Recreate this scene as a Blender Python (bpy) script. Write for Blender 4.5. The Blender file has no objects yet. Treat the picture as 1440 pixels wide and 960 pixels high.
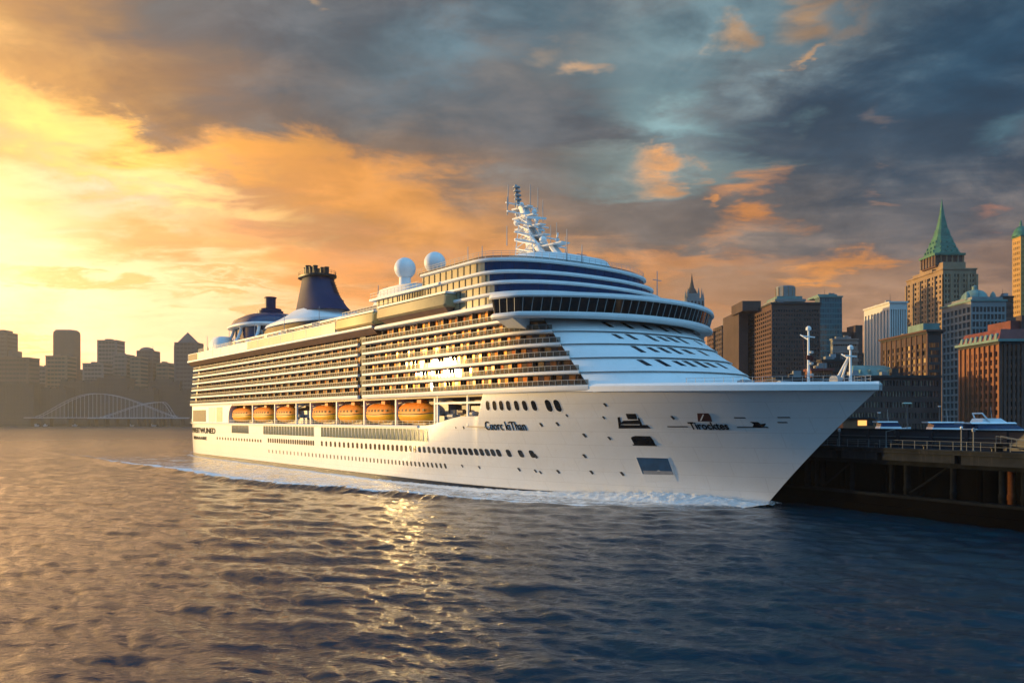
import bpy, bmesh, math, random
import numpy as np
from mathutils import Vector, Matrix, noise as mnoise

random.seed(7)
rng = np.random.default_rng(7)
SC = bpy.context.scene
COL = SC.collection
R = math.radians

# ------------------------------------------------------------------ camera
CAM_H, FOC, HOR = 14.0, 1120.0, 588.0          # eye height (m), focal length and horizon row on a 1440-wide frame
cam_d = bpy.data.cameras.new('camera')
cam = bpy.data.objects.new('camera', cam_d)
COL.objects.link(cam)
cam.location = (0, 0, CAM_H)
cam.rotation_euler = (R(90), 0, 0)
cam_d.sensor_width = 36.0
cam_d.lens = 28.0
cam_d.shift_y = (HOR - 480.0) / 1440.0
cam_d.clip_start = 0.5
cam_d.clip_end = 9000
SC.camera = cam

# ------------------------------------------------------------------ exposure
SC.view_settings.view_transform = 'Standard'
SC.view_settings.look = 'None'
SC.view_settings.exposure = 0.16
SC.view_settings.gamma = 1.0
SC.view_settings.use_curve_mapping = False
SC.cycles.max_bounces = 7
SC.cycles.glossy_bounces = 4
SC.cycles.diffuse_bounces = 3
SC.cycles.transmission_bounces = 4
SC.cycles.transparent_max_bounces = 8
SC.cycles.volume_bounces = 0
SC.cycles.sample_clamp_indirect = 16.0
SC.cycles.use_denoising = True

# ------------------------------------------------------------------ sun
SUN_AZ, SUN_EL = -70.3, 3.6                    # degrees from the +Y axis, clockwise positive
sun_d = bpy.data.lights.new('sun', 'SUN')
sun_d.energy = 5.0
sun_d.angle = R(0.5)
sun_d.color = (1.0, 0.65, 0.24)
sun = bpy.data.objects.new('sun', sun_d)
COL.objects.link(sun)
_sd = Vector((math.sin(R(SUN_AZ)) * math.cos(R(SUN_EL)), math.cos(R(SUN_AZ)) * math.cos(R(SUN_EL)), math.sin(R(SUN_EL))))
sun.rotation_euler = (-_sd).to_track_quat('-Z', 'Y').to_euler()


# ------------------------------------------------------------------ world: sunset sky with cloud banks
def lin(r, g, b):
    f = lambda c: (c / 12.92 if c <= 0.04045 else ((c + 0.055) / 1.055) ** 2.4)
    return (f(r / 255.0), f(g / 255.0), f(b / 255.0))


def hot(r, g, b):
    c = lin(r, g, b)
    return (c[0] * 1.3, c[1] * 1.12, c[2])


def azel(px, py):
    x = (px - 720.0) / FOC
    z = (HOR - py) / FOC
    return (math.degrees(math.atan(x)), math.degrees(math.atan(z / math.sqrt(1 + x * x))))


class NT:
    def __init__(self, tree):
        self.t = tree
        self.l = tree.links

    def n(self, typ, **kw):
        nd = self.t.nodes.new(typ)
        for k, v in kw.items():
            setattr(nd, k, v)
        return nd

    def put(self, sock, v):
        if hasattr(v, 'is_output'):
            self.l.new(v, sock)
        else:
            sock.default_value = v

    def math(self, op, a, b=0.0, c=0.0, clamp=False):
        nd = self.n('ShaderNodeMath', operation=op, use_clamp=clamp)
        self.put(nd.inputs[0], a)
        self.put(nd.inputs[1], b)
        self.put(nd.inputs[2], c)
        return nd.outputs[0]

    def vmath(self, op, a, b=(0, 0, 0), scale=1.0):
        nd = self.n('ShaderNodeVectorMath', operation=op)
        self.put(nd.inputs[0], a)
        if op != 'SCALE' and len(nd.inputs) > 1 and op not in ('LENGTH',):
            self.put(nd.inputs[1], b)
        if op == 'SCALE':
            self.put(nd.inputs['Scale'] if 'Scale' in nd.inputs else nd.inputs[3], scale)
        return nd.outputs['Value'] if op in ('LENGTH', 'DOT_PRODUCT', 'DISTANCE') else nd.outputs[0]

    def comb(self, x, y, z):
        nd = self.n('ShaderNodeCombineXYZ')
        for i, v in enumerate((x, y, z)):
            self.put(nd.inputs[i], v)
        return nd.outputs[0]

    def sep(self, v):
        nd = self.n('ShaderNodeSeparateXYZ')
        self.put(nd.inputs[0], v)
        return nd.outputs

    def noise(self, vec, scale=5.0, detail=4.0, rough=0.5, lac=2.0, dim='3D', dist=0.0):
        nd = self.n('ShaderNodeTexNoise', noise_dimensions=dim)
        if vec is not None:
            self.put(nd.inputs['Vector'], vec)
        nd.inputs['Scale'].default_value = scale
        nd.inputs['Detail'].default_value = detail
        nd.inputs['Roughness'].default_value = rough
        nd.inputs['Lacunarity'].default_value = lac
        nd.inputs['Distortion'].default_value = dist
        return nd

    def mapr(self, v, a, b, c=0.0, d=1.0, smooth=True):
        nd = self.n('ShaderNodeMapRange', interpolation_type='SMOOTHSTEP' if smooth else 'LINEAR')
        nd.clamp = True
        self.put(nd.inputs['Value'], v)
        for i, q in enumerate((a, b, c, d)):
            self.put(nd.inputs[1 + i], q)
        return nd.outputs[0]

    def mix(self, f, a, b, mode='MIX'):
        nd = self.n('ShaderNodeMix', data_type='RGBA', blend_type=mode)
        self.put(nd.inputs[0], f)
        c = lambda q: q if hasattr(q, 'is_output') else (q[0], q[1], q[2], 1.0)
        self.put(nd.inputs[6], c(a))
        self.put(nd.inputs[7], c(b))
        return nd.outputs[2]

    def mapping(self, vec, loc=(0, 0, 0), rot=(0, 0, 0), scale=(1, 1, 1), typ='POINT'):
        nd = self.n('ShaderNodeMapping', vector_type=typ)
        self.put(nd.inputs['Vector'], vec)
        nd.inputs['Location'].default_value = loc
        nd.inputs['Rotation'].default_value = rot
        nd.inputs['Scale'].default_value = scale
        return nd.outputs[0]


W = bpy.data.worlds.new('World')
SC.world = W
W.use_nodes = True
W.node_tree.nodes.clear()
T = NT(W.node_tree)
SKY_STRENGTH = 0.1
tc = T.n('ShaderNodeTexCoord').outputs['Generated']
dx, dy, dz = T.sep(tc)
D2 = 57.29578
az = T.math('MULTIPLY', T.math('ARCTAN2', dx, dy), D2)
el = T.math('MULTIPLY', T.math('ARCSINE', dz), D2)
# cloud-layer coordinates: a flat layer overhead, so that clouds thin out towards the horizon
zz = T.math('ADD', T.math('MAXIMUM', dz, 0.0), 0.10)
cl = T.comb(T.math('DIVIDE', dx, zz), T.math('DIVIDE', dy, zz), 0.0)
n_big = T.noise(T.mapping(cl, scale=(0.9, 1.3, 1)), 1.3, 5, 0.55)
n_mid = T.noise(T.mapping(cl, loc=(7.3, 2.1, 0), scale=(0.8, 1.2, 1)), 3.4, 7, 0.58, dist=0.4)
n_fine = T.noise(T.mapping(tc, loc=(3, 1, 4), scale=(1, 1, 2.2)), 8.0, 9, 0.62, dist=0.35)
wr, wg, wb = T.sep(n_mid.outputs['Color'])
fr, fg, fb = T.sep(n_fine.outputs['Color'])
warp_a = T.math('ADD', T.math('MULTIPLY', T.math('SUBTRACT', wr, 0.5), 10.0), T.math('MULTIPLY', T.math('SUBTRACT', fr, 0.5), 6.5))
warp_e = T.math('ADD', T.math('MULTIPLY', T.math('SUBTRACT', wg, 0.5), 6.5), T.math('MULTIPLY', T.math('SUBTRACT', fg, 0.5), 6.0))
P = T.comb(T.math('ADD', az, warp_a), T.math('ADD', el, warp_e), 0.0)
edge = T.math('ADD', T.math('MULTIPLY', T.math('SUBTRACT', n_mid.outputs['Fac'], 0.5), 1.9),
              T.math('MULTIPLY', T.math('SUBTRACT', n_fine.outputs['Fac'], 0.5), 1.9))

# clear sky behind the clouds
elramp = T.n('ShaderNodeValToRGB')
T.put(elramp.inputs[0], T.mapr(el, -2.0, 58.0, smooth=False))
cr = elramp.color_ramp
stops = [(0.0, lin(203, 138, 84)), (0.11, lin(192, 138, 95)), (0.2, lin(158, 128, 106)), (0.3, lin(126, 130, 128)),
         (0.42, lin(118, 146, 155)), (0.6, lin(112, 148, 165)), (1.0, lin(92, 128, 165))]
cr.elements[0].position, cr.elements[0].color = stops[0][0], (*stops[0][1], 1)
cr.elements[1].position, cr.elements[1].color = stops[-1][0], (*stops[-1][1], 1)
for p, c in stops[1:-1]:
    e = cr.elements.new(p)
    e.color = (*c, 1)
colr = elramp.outputs[0]

nish = T.n('ShaderNodeTexSky', sky_type='NISHITA')
nish.sun_disc = False
nish.sun_elevation = R(SUN_EL)
nish.sun_rotation = R(SUN_AZ)
nish.altitude = 0
nish.air_density = 1.0
nish.dust_density = 1.5
nish.ozone_density = 3.0


def blob(col, cx, cy, rx, ry, rot, c, op=1.0, soft=0.25, k=0.5, deg=False):
    """a cloud patch: centre and radii in the sky (given as frame points of the photograph, turned into azimuth and elevation)"""
    if not deg:
        a0, e0 = azel(cx, cy)
        kx = math.degrees(math.atan(1 / FOC)) * math.cos(R(a0)) ** 2
        ky = math.degrees(math.atan(1 / FOC)) * math.cos(R(a0))
        rx, ry = rx * kx, ry * ky
    else:
        a0, e0 = cx, cy
    v = T.mapping(P, loc=(a0, e0, 0), rot=(0, 0, R(rot)), scale=(rx, ry, 1), typ='TEXTURE')
    d = T.vmath('LENGTH', v)
    d = T.math('MULTIPLY_ADD', edge, k, d)
    m = T.mapr(d, 1.0 + soft * 0.9, max(0.0, 1.0 - soft * 1.6), 0.0, op)
    return T.mix(m, col, c)


B = lambda *a, **k: blob(*a, **k)
YEL, ORA = (1.7, 0.98, 0.62), lin(250, 176, 84)
# warm side of the sky
colr = B(colr, 230, 440, 780, 245, -7, (1.12, 0.40, 0.06), 0.95, soft=0.6, k=0.35)
colr = B(colr, 0, 440, 450, 215, 6, (1.45, 0.80, 0.33), 1.0, soft=0.6, k=0.45)
colr = B(colr, -40, 420, 400, 180, 4, YEL, 1.0, soft=0.6, k=0.6)
colr = B(colr, 150, 520, 520, 110, 0, (1.6, 0.95, 0.56), 0.9, soft=0.6, k=0.4)
colr = B(colr, 160, 262, 120, 42, 15, lin(238, 222, 196), 0.8, soft=0.6)
# the large grey-brown bank
colr = B(colr, 560, 20, 760, 230, 0, lin(112, 108, 104), 1.0, soft=0.38, k=0.45)
colr = B(colr, 650, 215, 280, 130, 8, lin(126, 104, 88), 0.98, soft=0.6, k=0.55)
colr = B(colr, 205, 118, 345, 92, 13, lin(150, 106, 66), 0.94, soft=0.55, k=0.4)
colr = B(colr, 30, 30, 170, 120, 25, lin(190, 130, 66), 0.85, soft=0.7, k=0.5)
colr = B(colr, 480, 60, 330, 90, 4, lin(100, 110, 118), 0.85, soft=0.6, k=0.6)
# lit edges
colr = B(colr, 70, 185, 120, 34, -18, hot(255, 214, 118), 0.95, soft=0.6, k=0.8)
colr = B(colr, 215, 205, 120, 22, -14, hot(255, 200, 92), 0.95, soft=0.6, k=0.8)
colr = B(colr, 335, 218, 85, 36, 10, hot(255, 186, 80), 0.9, soft=0.6, k=0.8)
colr = B(colr, 230, 245, 130, 26, -22, hot(255, 230, 150), 0.85, soft=0.6, k=0.8)
colr = B(colr, 470, 262, 170, 46, -12, lin(240, 160, 76), 0.85, soft=0.7, k=0.7)
colr = B(colr, 640, 318, 260, 50, -8, lin(244, 164, 76), 0.8, soft=0.7, k=0.6)
# small low clouds on the bright side
for q in [(215, 330, 115, 26, 2, lin(222, 164, 98), 0.95), (330, 352, 85, 18, 2, lin(232, 168, 96), 0.85),
          (120, 398, 120, 15, -8, lin(234, 182, 110), 0.9), (300, 396, 60, 8, -3, lin(236, 180, 104), 0.8),
          (310, 418, 70, 8, -4, lin(234, 178, 100), 0.8), (40, 492, 60, 5, 0, lin(244, 200, 120), 0.6)]:
    colr = B(colr, *q, soft=0.6, k=0.9)
# slate clouds on the cool side
for q in [(760, 175, 190, 80, -4, lin(96, 102, 108), 0.9), (900, 300, 240, 62, -3, lin(120, 108, 100), 0.85),
          (870, 122, 150, 32, -4, lin(84, 94, 100), 0.9), (1180, 185, 350, 92, -3, lin(56, 72, 88), 0.98),
          (1120, 300, 320, 58, 0, lin(112, 104, 100), 0.8), (1330, 300, 260, 80, 0, lin(98, 96, 98), 0.85),
          (1420, 70, 290, 120, 12, lin(42, 76, 98), 0.95), (1270, 210, 250, 62, 0, lin(60, 74, 88), 0.9),
          (1150, 395, 360, 36, 0, lin(168, 124, 88), 0.6), (620, 90, 200, 70, 5, lin(94, 106, 114), 0.8),
          (840, 20, 110, 22, 0, lin(92, 108, 118), 0.7)]:
    colr = B(colr, *q, soft=0.55, k=0.75)
# blue gaps
for q in [(955, 168, 95, 38, -14, lin(138, 172, 176), 0.95), (985, 50, 200, 56, 6, lin(132, 164, 172), 0.88),
          (930, 240, 130, 26, 0, lin(138, 158, 156), 0.8), (1425, 185, 60, 20, 12, lin(104, 142, 152), 0.7),
          (660, 60, 130, 36, 10, lin(112, 142, 154), 0.75)]:
    colr = B(colr, *q, soft=0.6, k=0.9)
# sunlit puffs
for q in [(1016, 58, 25, 18, 0, lin(226, 178, 124), 0.95), (1118, 27, 44, 17, 8, lin(214, 166, 110), 0.95),
          (1185, 32, 46, 12, 0, lin(176, 148, 118), 0.7), (1137, 73, 26, 8, 28, lin(226, 172, 110), 0.9),
          (827, 99, 30, 15, 0, lin(218, 172, 126), 0.9), (775, 70, 24, 14, 0, lin(168, 150, 130), 0.6),
          (936, 235, 48, 18, 8, lin(238, 164, 92), 0.95), (1042, 262, 46, 24, 10, lin(224, 152, 92), 0.95),
          (993, 286, 12, 8, 0, lin(236, 156, 80), 0.9), (1028, 325, 32, 15, 0, lin(240, 152, 66), 0.9),
          (1150, 377, 52, 16, 0, lin(240, 154, 60), 0.9), (1212, 366, 46, 15, 0, lin(240, 152, 58), 0.9),
          (1405, 300, 46, 16, 14, lin(190, 128, 92), 0.9), (1225, 166, 24, 14, 0, lin(132, 114, 104), 0.7),
          (1240, 274, 28, 12, -14, lin(158, 122, 98), 0.8), (900, 372, 260, 22, 0, lin(226, 150, 84), 0.6),
          (460, 10, 14, 14, 0, lin(206, 170, 124), 0.6)]:
    colr = B(colr, q[0], q[1], q[2] * 0.84, q[3] * 0.84, q[4], q[5], q[6] * 0.86, soft=0.75, k=1.0)
# unseen clouds outside the frame, added to shape the water's reflections
colr = B(colr, 25, 46, 75, 17, 0, lin(14, 46, 76), 0.96, soft=0.8, k=0.5, deg=True)
colr = B(colr, 52, 22, 26, 16, 0, lin(24, 58, 84), 0.92, soft=0.8, k=0.5, deg=True)
colr = B(colr, -48, 40, 26, 13, 0, lin(214, 160, 100), 0.7, soft=0.8, k=0.5, deg=True)
colr = B(colr, -62, 19, 19, 18, 0, (3.2, 1.75, 0.6), 0.97, soft=0.6, k=0.4, deg=True)  # unseen golden patch, added so the water reflects more gold
# the low sun's own glow, beyond the edge of the frame
colr = B(colr, SUN_AZ + 2, 6.0, 32, 18, 0, (3.4, 1.8, 0.5), 0.95, soft=0.9, k=0.3, deg=True)
# soft mottling of all cloud
mott = T.math('ADD', T.mapr(n_fine.outputs['Fac'], 0.3, 0.72, 0.80, 1.14), T.mapr(n_mid.outputs['Fac'], 0.3, 0.72, -0.10, 0.10))
colr = T.vmath('SCALE', colr, scale=mott)
# away from the sunset the clear dusk sky takes over, deep near the horizon and bright higher up
bk = T.mix(T.mapr(el, 8.0, 42.0), (0.018, 0.085, 0.19), (0.33, 0.80, 1.32))
back = T.vmath('ADD', T.vmath('SCALE', nish.outputs[0], scale=0.3 * SKY_STRENGTH), bk)
away = T.math('MAXIMUM', T.mapr(dy, 0.20, -0.16), T.mapr(az, 42.0, 72.0))
colr = T.mix(away, colr, back)
below = T.mapr(el, -6.0, -1.0)
colr = T.mix(below, (0.05, 0.06, 0.07), colr)
fin = T.vmath('SCALE', colr, scale=1.0 / SKY_STRENGTH)
fin = T.vmath('ADD', fin, T.vmath('SCALE', nish.outputs[0], scale=0.06))
bg = T.n('ShaderNodeBackground')
T.put(bg.inputs['Color'], fin)
bg.inputs['Strength'].default_value = SKY_STRENGTH
wo = T.n('ShaderNodeOutputWorld')
T.l.new(bg.outputs[0], wo.inputs['Surface'])
W.cycles.sampling_method = 'MANUAL'
W.cycles.sample_map_resolution = 1024


# ------------------------------------------------------------------ materials
MATS = {}


def material(name, base, rough=0.5, metal=0.0, spec=0.5, ior=1.45, coat=0.0, coat_rough=0.1, vary=0.0, vscale=1.0,
             streak=False, bump=0.0, bscale=8.0, emit=None, estr=0.0, alpha=1.0, rand=None, dirt=None):
    m = bpy.data.materials.new(name)
    m.use_nodes = True
    t = NT(m.node_tree)
    b = m.node_tree.nodes['Principled BSDF']
    col = (base[0], base[1], base[2], 1.0)
    b.inputs['Base Color'].default_value = col
    b.inputs['Roughness'].default_value = rough
    b.inputs['Metallic'].default_value = metal
    b.inputs['IOR'].default_value = ior
    b.inputs['Specular IOR Level'].default_value = spec
    b.inputs['Coat Weight'].default_value = coat
    b.inputs['Coat Roughness'].default_value = coat_rough
    b.inputs['Alpha'].default_value = alpha
    oc = None
    if vary or bump or dirt or streak:
        oc = t.n('ShaderNodeTexCoord').outputs['Object']
    out = None
    if rand:
        oi = t.n('ShaderNodeObjectInfo').outputs['Random']
        gi = t.n('ShaderNodeNewGeometry').outputs['Random Per Island']
        q = t.math('FRACT', t.math('ADD', oi, gi))
        rp = t.n('ShaderNodeValToRGB')
        rp.color_ramp.interpolation = 'CONSTANT'
        t.put(rp.inputs[0], q)
        for i, c in enumerate(rand):
            p = i / len(rand)
            e = rp.color_ramp.elements[i] if i < 2 else rp.color_ramp.elements.new(p)
            e.position = p
            e.color = (*c, 1)
        out = rp.outputs[0]
    if vary:
        nz = t.noise(oc, vscale, 5, 0.6)
        f = t.mapr(nz.outputs['Fac'], 0.3, 0.75)
        lo = [c * (1 - vary) for c in base[:3]]
        if out is not None:
            out = t.mix(f, t.mix(1.0, out, (1 - vary,) * 3, 'MULTIPLY'), out)
        else:
            out = t.mix(f, lo, base)
        if streak:
            nz2 = t.noise(t.mapping(oc, scale=(1.6, 1.6, 0.06)), 1.0, 4, 0.65)
            f2 = t.mapr(nz2.outputs['Fac'], 0.52, 0.8, 0.0, 0.35)
            out = t.mix(f2, out, streak if isinstance(streak, tuple) else [c * 0.55 for c in base[:3]])
    if out is not None:
        t.l.new(out, b.inputs['Base Color'])
    if bump:
        nb = t.noise(oc, bscale, 5, 0.6)
        bp = t.n('ShaderNodeBump')
        bp.inputs['Strength'].default_value = bump
        bp.inputs['Distance'].default_value = 0.15
        t.l.new(nb.outputs['Fac'], bp.inputs['Height'])
        t.l.new(bp.outputs[0], b.inputs['Normal'])
    if emit:
        b.inputs['Emission Color'].default_value = (*emit, 1)
        b.inputs['Emission Strength'].default_value = estr
    MATS[name] = m
    return m


material('white_paint', (0.80, 0.79, 0.77), 0.5, vary=0.07, vscale=0.25, streak=(0.62, 0.57, 0.50), bump=0.015, bscale=0.5)
material('white_hull', (0.80, 0.79, 0.77), 0.5, coat=1.0, coat_rough=0.10, vary=0.06, vscale=0.12, streak=(0.66, 0.60, 0.52), bump=0.03, bscale=0.22)
material('cream_deck', (0.50, 0.42, 0.32), 0.7, vary=0.15, vscale=0.6)
material('navy_paint', (0.004, 0.018, 0.075), 0.45, spec=0.25, vary=0.2, vscale=0.4)
material('boot_top', (0.006, 0.012, 0.028), 0.35, vary=0.3, vscale=0.5)
material('black_metal', (0.012, 0.012, 0.014), 0.45, vary=0.3, vscale=1.0)
material('grey_metal', (0.30, 0.31, 0.33), 0.45, vary=0.2, vscale=1.0)
material('rail_metal', (0.36, 0.36, 0.36), 0.45)
material('dark_glass', (0.006, 0.008, 0.012), 0.06, ior=1.6)
material('front_glass', (0.004, 0.03, 0.11), 0.08, ior=1.5, vary=0.35, vscale=0.5, bump=0.02, bscale=0.6)
material('bridge_glass', (0.006, 0.006, 0.008), 0.07, ior=1.5)
material('sunset_tint_glass', (0.30, 0.27, 0.17), 0.12, ior=2.0, vary=0.3, vscale=0.5, bump=0.03, bscale=0.5)  # base tint carries the gold of the reflected sunset
material('screen_glass', (0.34, 0.40, 0.30), 0.14, ior=1.8, vary=0.25, vscale=0.15)
material('panel_gold', (0.62, 0.45, 0.16), 0.35, coat=0.2, vary=0.12, vscale=0.4)
material('panel_olive', (0.36, 0.29, 0.15), 0.4, coat=0.1, vary=0.2, vscale=0.4)
material('teal_glass', (0.04, 0.10, 0.11), 0.1, ior=1.6)
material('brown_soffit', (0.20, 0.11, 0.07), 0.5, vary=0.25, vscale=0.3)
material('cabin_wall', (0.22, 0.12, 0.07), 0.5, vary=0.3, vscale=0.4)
material('cabin_door', (0.7, 0.3, 0.08), 0.055, metal=0.6,  # orange metallic tint stands in for the sunset glinting in the doors
         rand=[(0.80, 0.32, 0.07), (0.70, 0.25, 0.05), (0.90, 0.42, 0.12), (0.50, 0.18, 0.05), (0.80, 0.45, 0.2), (0.34, 0.12, 0.05)], vary=0.35, vscale=1.2)
material('cabin_glass', (0.05, 0.02, 0.01), 0.04, ior=1.6)
material('balcony_divider', (0.16, 0.11, 0.08), 0.5)
material('lifeboat_orange', (1.0, 0.25, 0.005), 0.5, spec=0.2, vary=0.2, vscale=1.2)
material('lifeboat_yellow', (1.0, 0.46, 0.014), 0.45, spec=0.25, vary=0.12, vscale=0.8)
material('radome_white', (0.78, 0.78, 0.76), 0.5, vary=0.05, vscale=0.7)
material('red_paint', (0.07, 0.012, 0.01), 0.5)
material('lettering', (0.006, 0.008, 0.014), 0.7, spec=0.1)
material('dark_recess', (0.02, 0.02, 0.024), 0.6)
material('hatch_blue', (0.02, 0.09, 0.20), 0.35, vary=0.3, vscale=0.8)

# see-through smoked balcony glass
m = bpy.data.materials.new('smoked_glass')
m.use_nodes = True
t = NT(m.node_tree)
b = m.node_tree.nodes['Principled BSDF']
b.inputs['Base Color'].default_value = (0.08, 0.072, 0.06, 1)
b.inputs['Roughness'].default_value = 0.035
b.inputs['IOR'].default_value = 1.5
tr = t.n('ShaderNodeBsdfTransparent')
tr.inputs[0].default_value = (0.85, 0.87, 0.85, 1)
mx = t.n('ShaderNodeMixShader')
mx.inputs[0].default_value = 0.42
t.l.new(tr.outputs[0], mx.inputs[1])
t.l.new(b.outputs[0], mx.inputs[2])
t.l.new(mx.outputs[0], m.node_tree.nodes['Material Output'].inputs['Surface'])
MATS['smoked_glass'] = m


# ------------------------------------------------------------------ mesh helpers
# plate seams on the hull
m = MATS['white_hull']
t = NT(m.node_tree)
oc = t.n('ShaderNodeTexCoord').outputs['Object']
hx, hy, hz_ = t.sep(oc)
br = t.n('ShaderNodeTexBrick', offset=0.5)
t.put(br.inputs['Vector'], t.comb(hx, hz_, 0.0))
br.inputs['Scale'].default_value = 1.0
br.inputs['Brick Width'].default_value = 8.5
br.inputs['Row Height'].default_value = 2.35
br.inputs['Mortar Size'].default_value = 0.07
br.inputs['Mortar Smooth'].default_value = 0.4
br.inputs['Color1'].default_value = (1, 1, 1, 1)
br.inputs['Color2'].default_value = (0.94, 0.94, 0.94, 1)
br.inputs['Mortar'].default_value = (0.68, 0.66, 0.64, 1)
pb = m.node_tree.nodes['Principled BSDF']
src = pb.inputs['Base Color'].links[0].from_socket
t.l.new(t.mix(0.34, src, t.mix(1.0, src, br.outputs['Color'], 'MULTIPLY')), pb.inputs['Base Color'])


class MB:
    def __init__(self):
        self.v, self.f, self.mi = [], [], []

    def add(self, verts, faces, mi=0):
        o = len(self.v)
        self.v.extend(tuple(float(c) for c in p) for p in verts)
        self.f.extend(tuple(i + o for i in f) for f in faces)
        self.mi.extend([mi] * len(faces))
        return self

    def box(self, x0, x1, y0, y1, z0, z1, mi=0):
        return self.add([(x0, y0, z0), (x1, y0, z0), (x1, y1, z0), (x0, y1, z0), (x0, y0, z1), (x1, y0, z1), (x1, y1, z1), (x0, y1, z1)],
                        [(0, 3, 2, 1), (4, 5, 6, 7), (0, 1, 5, 4), (1, 2, 6, 5), (2, 3, 7, 6), (3, 0, 4, 7)], mi)

    def obox(self, c, size, rz=0.0, mi=0, ry=0.0, rx=0.0):
        M = Matrix.Translation(c) @ Matrix.Rotation(rz, 4, 'Z') @ Matrix.Rotation(ry, 4, 'Y') @ Matrix.Rotation(rx, 4, 'X')
        a, bb, cc = [s / 2 for s in size]
        vs = [M @ Vector((sx * a, sy * bb, sz * cc)) for sz in (-1, 1) for sx, sy in ((-1, -1), (1, -1), (1, 1), (-1, 1))]
        return self.add(vs, [(0, 3, 2, 1), (4, 5, 6, 7), (0, 1, 5, 4), (1, 2, 6, 5), (2, 3, 7, 6), (3, 0, 4, 7)], mi)

    def tube(self, p0, p1, r0, r1=None, n=8, mi=0):
        r1 = r0 if r1 is None else r1
        p0, p1 = Vector(p0), Vector(p1)
        d = (p1 - p0).normalized()
        a = d.orthogonal().normalized()
        c = d.cross(a)
        vs = []
        for p, r in ((p0, r0), (p1, r1)):
            for i in range(n):
                w = 2 * math.pi * i / n
                vs.append(p + a * (math.cos(w) * r) + c * (math.sin(w) * r))
        fs = [(i, (i + 1) % n, n + (i + 1) % n, n + i) for i in range(n)]
        fs += [tuple(range(n - 1, -1, -1)), tuple(range(n, 2 * n))]
        return self.add(vs, fs, mi)

    def path_tube(self, pts, r, n=6, mi=0):
        for a, b_ in zip(pts[:-1], pts[1:]):
            self.tube(a, b_, r, r, n, mi)
        return self

    def loft(self, rings, cap=True, closed=True, mi=0):
        n = len(rings[0])
        vs = [p for r in rings for p in r]
        fs = []
        for k in range(len(rings) - 1):
            for i in range(n if closed else n - 1):
                j = (i + 1) % n
                fs.append((k * n + i, k * n + j, (k + 1) * n + j, (k + 1) * n + i))
        if cap and closed:
            fs.append(tuple(range(n - 1, -1, -1)))
            fs.append(tuple(range((len(rings) - 1) * n, len(rings) * n)))
        return self.add(vs, fs, mi)

    def prism(self, poly, z0, z1, mi=0):
        return self.loft([[(p[0], p[1], z0) for p in poly], [(p[0], p[1], z1) for p in poly]], mi=mi)

    def lathe(self, prof, c=(0, 0, 0), n=24, mi=0, sx=1.0, sy=1.0):
        rings = []
        for r, z in prof:
            rings.append([(c[0] + sx * r * math.cos(2 * math.pi * i / n), c[1] + sy * r * math.sin(2 * math.pi * i / n), c[2] + z) for i in range(n)])
        return self.loft(rings, mi=mi)

    def sphere(self, c, r, n=16, mi=0, sx=1, sy=1, sz=1):
        prof = [(max(1e-3, r * math.sin(math.pi * k / n)), -r * sz * math.cos(math.pi * k / n)) for k in range(n + 1)]
        return self.lathe(prof, c, 2 * n, mi, sx, sy)

    def sweep(self, pts, prof, cap=True, mi=0, closed_path=False):
        """pts: [(x, y, nx, ny)] plan path with outward normals; prof: [(offset outward, z)] closed profile"""
        rings = [[(x + nx * o, y + ny * o, z) for o, z in prof] for x, y, nx, ny in pts]
        n = len(prof)
        if closed_path:
            rings.append(rings[0])
        return self.loft(rings, cap=cap and not closed_path, mi=mi)

    def build(self, name, mats, parent=None, smooth=None, fix=True):
        me = bpy.data.meshes.new(name)
        me.from_pydata(self.v, [], self.f)
        if not isinstance(mats, (list, tuple)):
            mats = [mats]
        for q in mats:
            me.materials.append(MATS[q] if isinstance(q, str) else q)
        if len(mats) > 1:
            me.polygons.foreach_set('material_index', self.mi)
        if fix:
            bm = bmesh.new()
            bm.from_mesh(me)
            bmesh.ops.recalc_face_normals(bm, faces=bm.faces)
            bm.to_mesh(me)
            bm.free()
        if smooth is not None:
            me.polygons.foreach_set('use_smooth', [True] * len(me.polygons))
            me.set_sharp_from_angle(angle=R(smooth))
        me.update()
        o = bpy.data.objects.new(name, me)
        COL.objects.link(o)
        if parent is not None:
            o.parent = parent
        return o


def tag(o, label=None, cat=None, group=None, kind=None):
    if label:
        o['label'] = label
    if cat:
        o['category'] = cat
    if group:
        o['group'] = group
    if kind:
        o['kind'] = kind
    return o


def empty(name, loc=(0, 0, 0), rz=0.0):
    o = bpy.data.objects.new(name, None)
    o.empty_display_size = 0.5
    COL.objects.link(o)
    o.location = loc
    o.rotation_euler = (0, 0, rz)
    return o


def dup(o, parent=None, loc=None, rz=None):
    c = o.copy()
    COL.objects.link(c)
    if parent is not None:
        c.parent = parent
    if loc is not None:
        c.location = loc
    if rz is not None:
        c.rotation_euler = (0, 0, rz)
    for ch in list(o.children):
        dup(ch, c)
    return c


def at(px, py, depth):
    """world point seen at a frame point of the photograph, at a distance along the view"""
    return Vector(((px - 720.0) / FOC * depth, depth, CAM_H + (HOR - py) / FOC * depth))


def smooth01(x):
    x = min(1.0, max(0.0, x))
    return x * x * (3 - 2 * x)


# ------------------------------------------------------------------ ship frame: x forward along the hull, y to port, z up from the waterline
HEAD = R(-52.4)
BEAM = 23.0
SHIP_POS = Vector((-104.1, 315.0, 0.0))
HD = (math.cos(HEAD), math.sin(HEAD))
SHIP_M = Matrix.Translation(SHIP_POS) @ Matrix.Rotation(HEAD, 4, 'Z')


def to_px(p):
    w = SHIP_M @ Vector(p)
    return (720 + FOC * w.x / w.y, HOR - FOC * (w.z - CAM_H) / w.y)


def z_at(p, py):
    w = SHIP_M @ Vector((p[0], p[1], 0))
    return CAM_H + (HOR - py) * w.y / FOC


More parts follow.
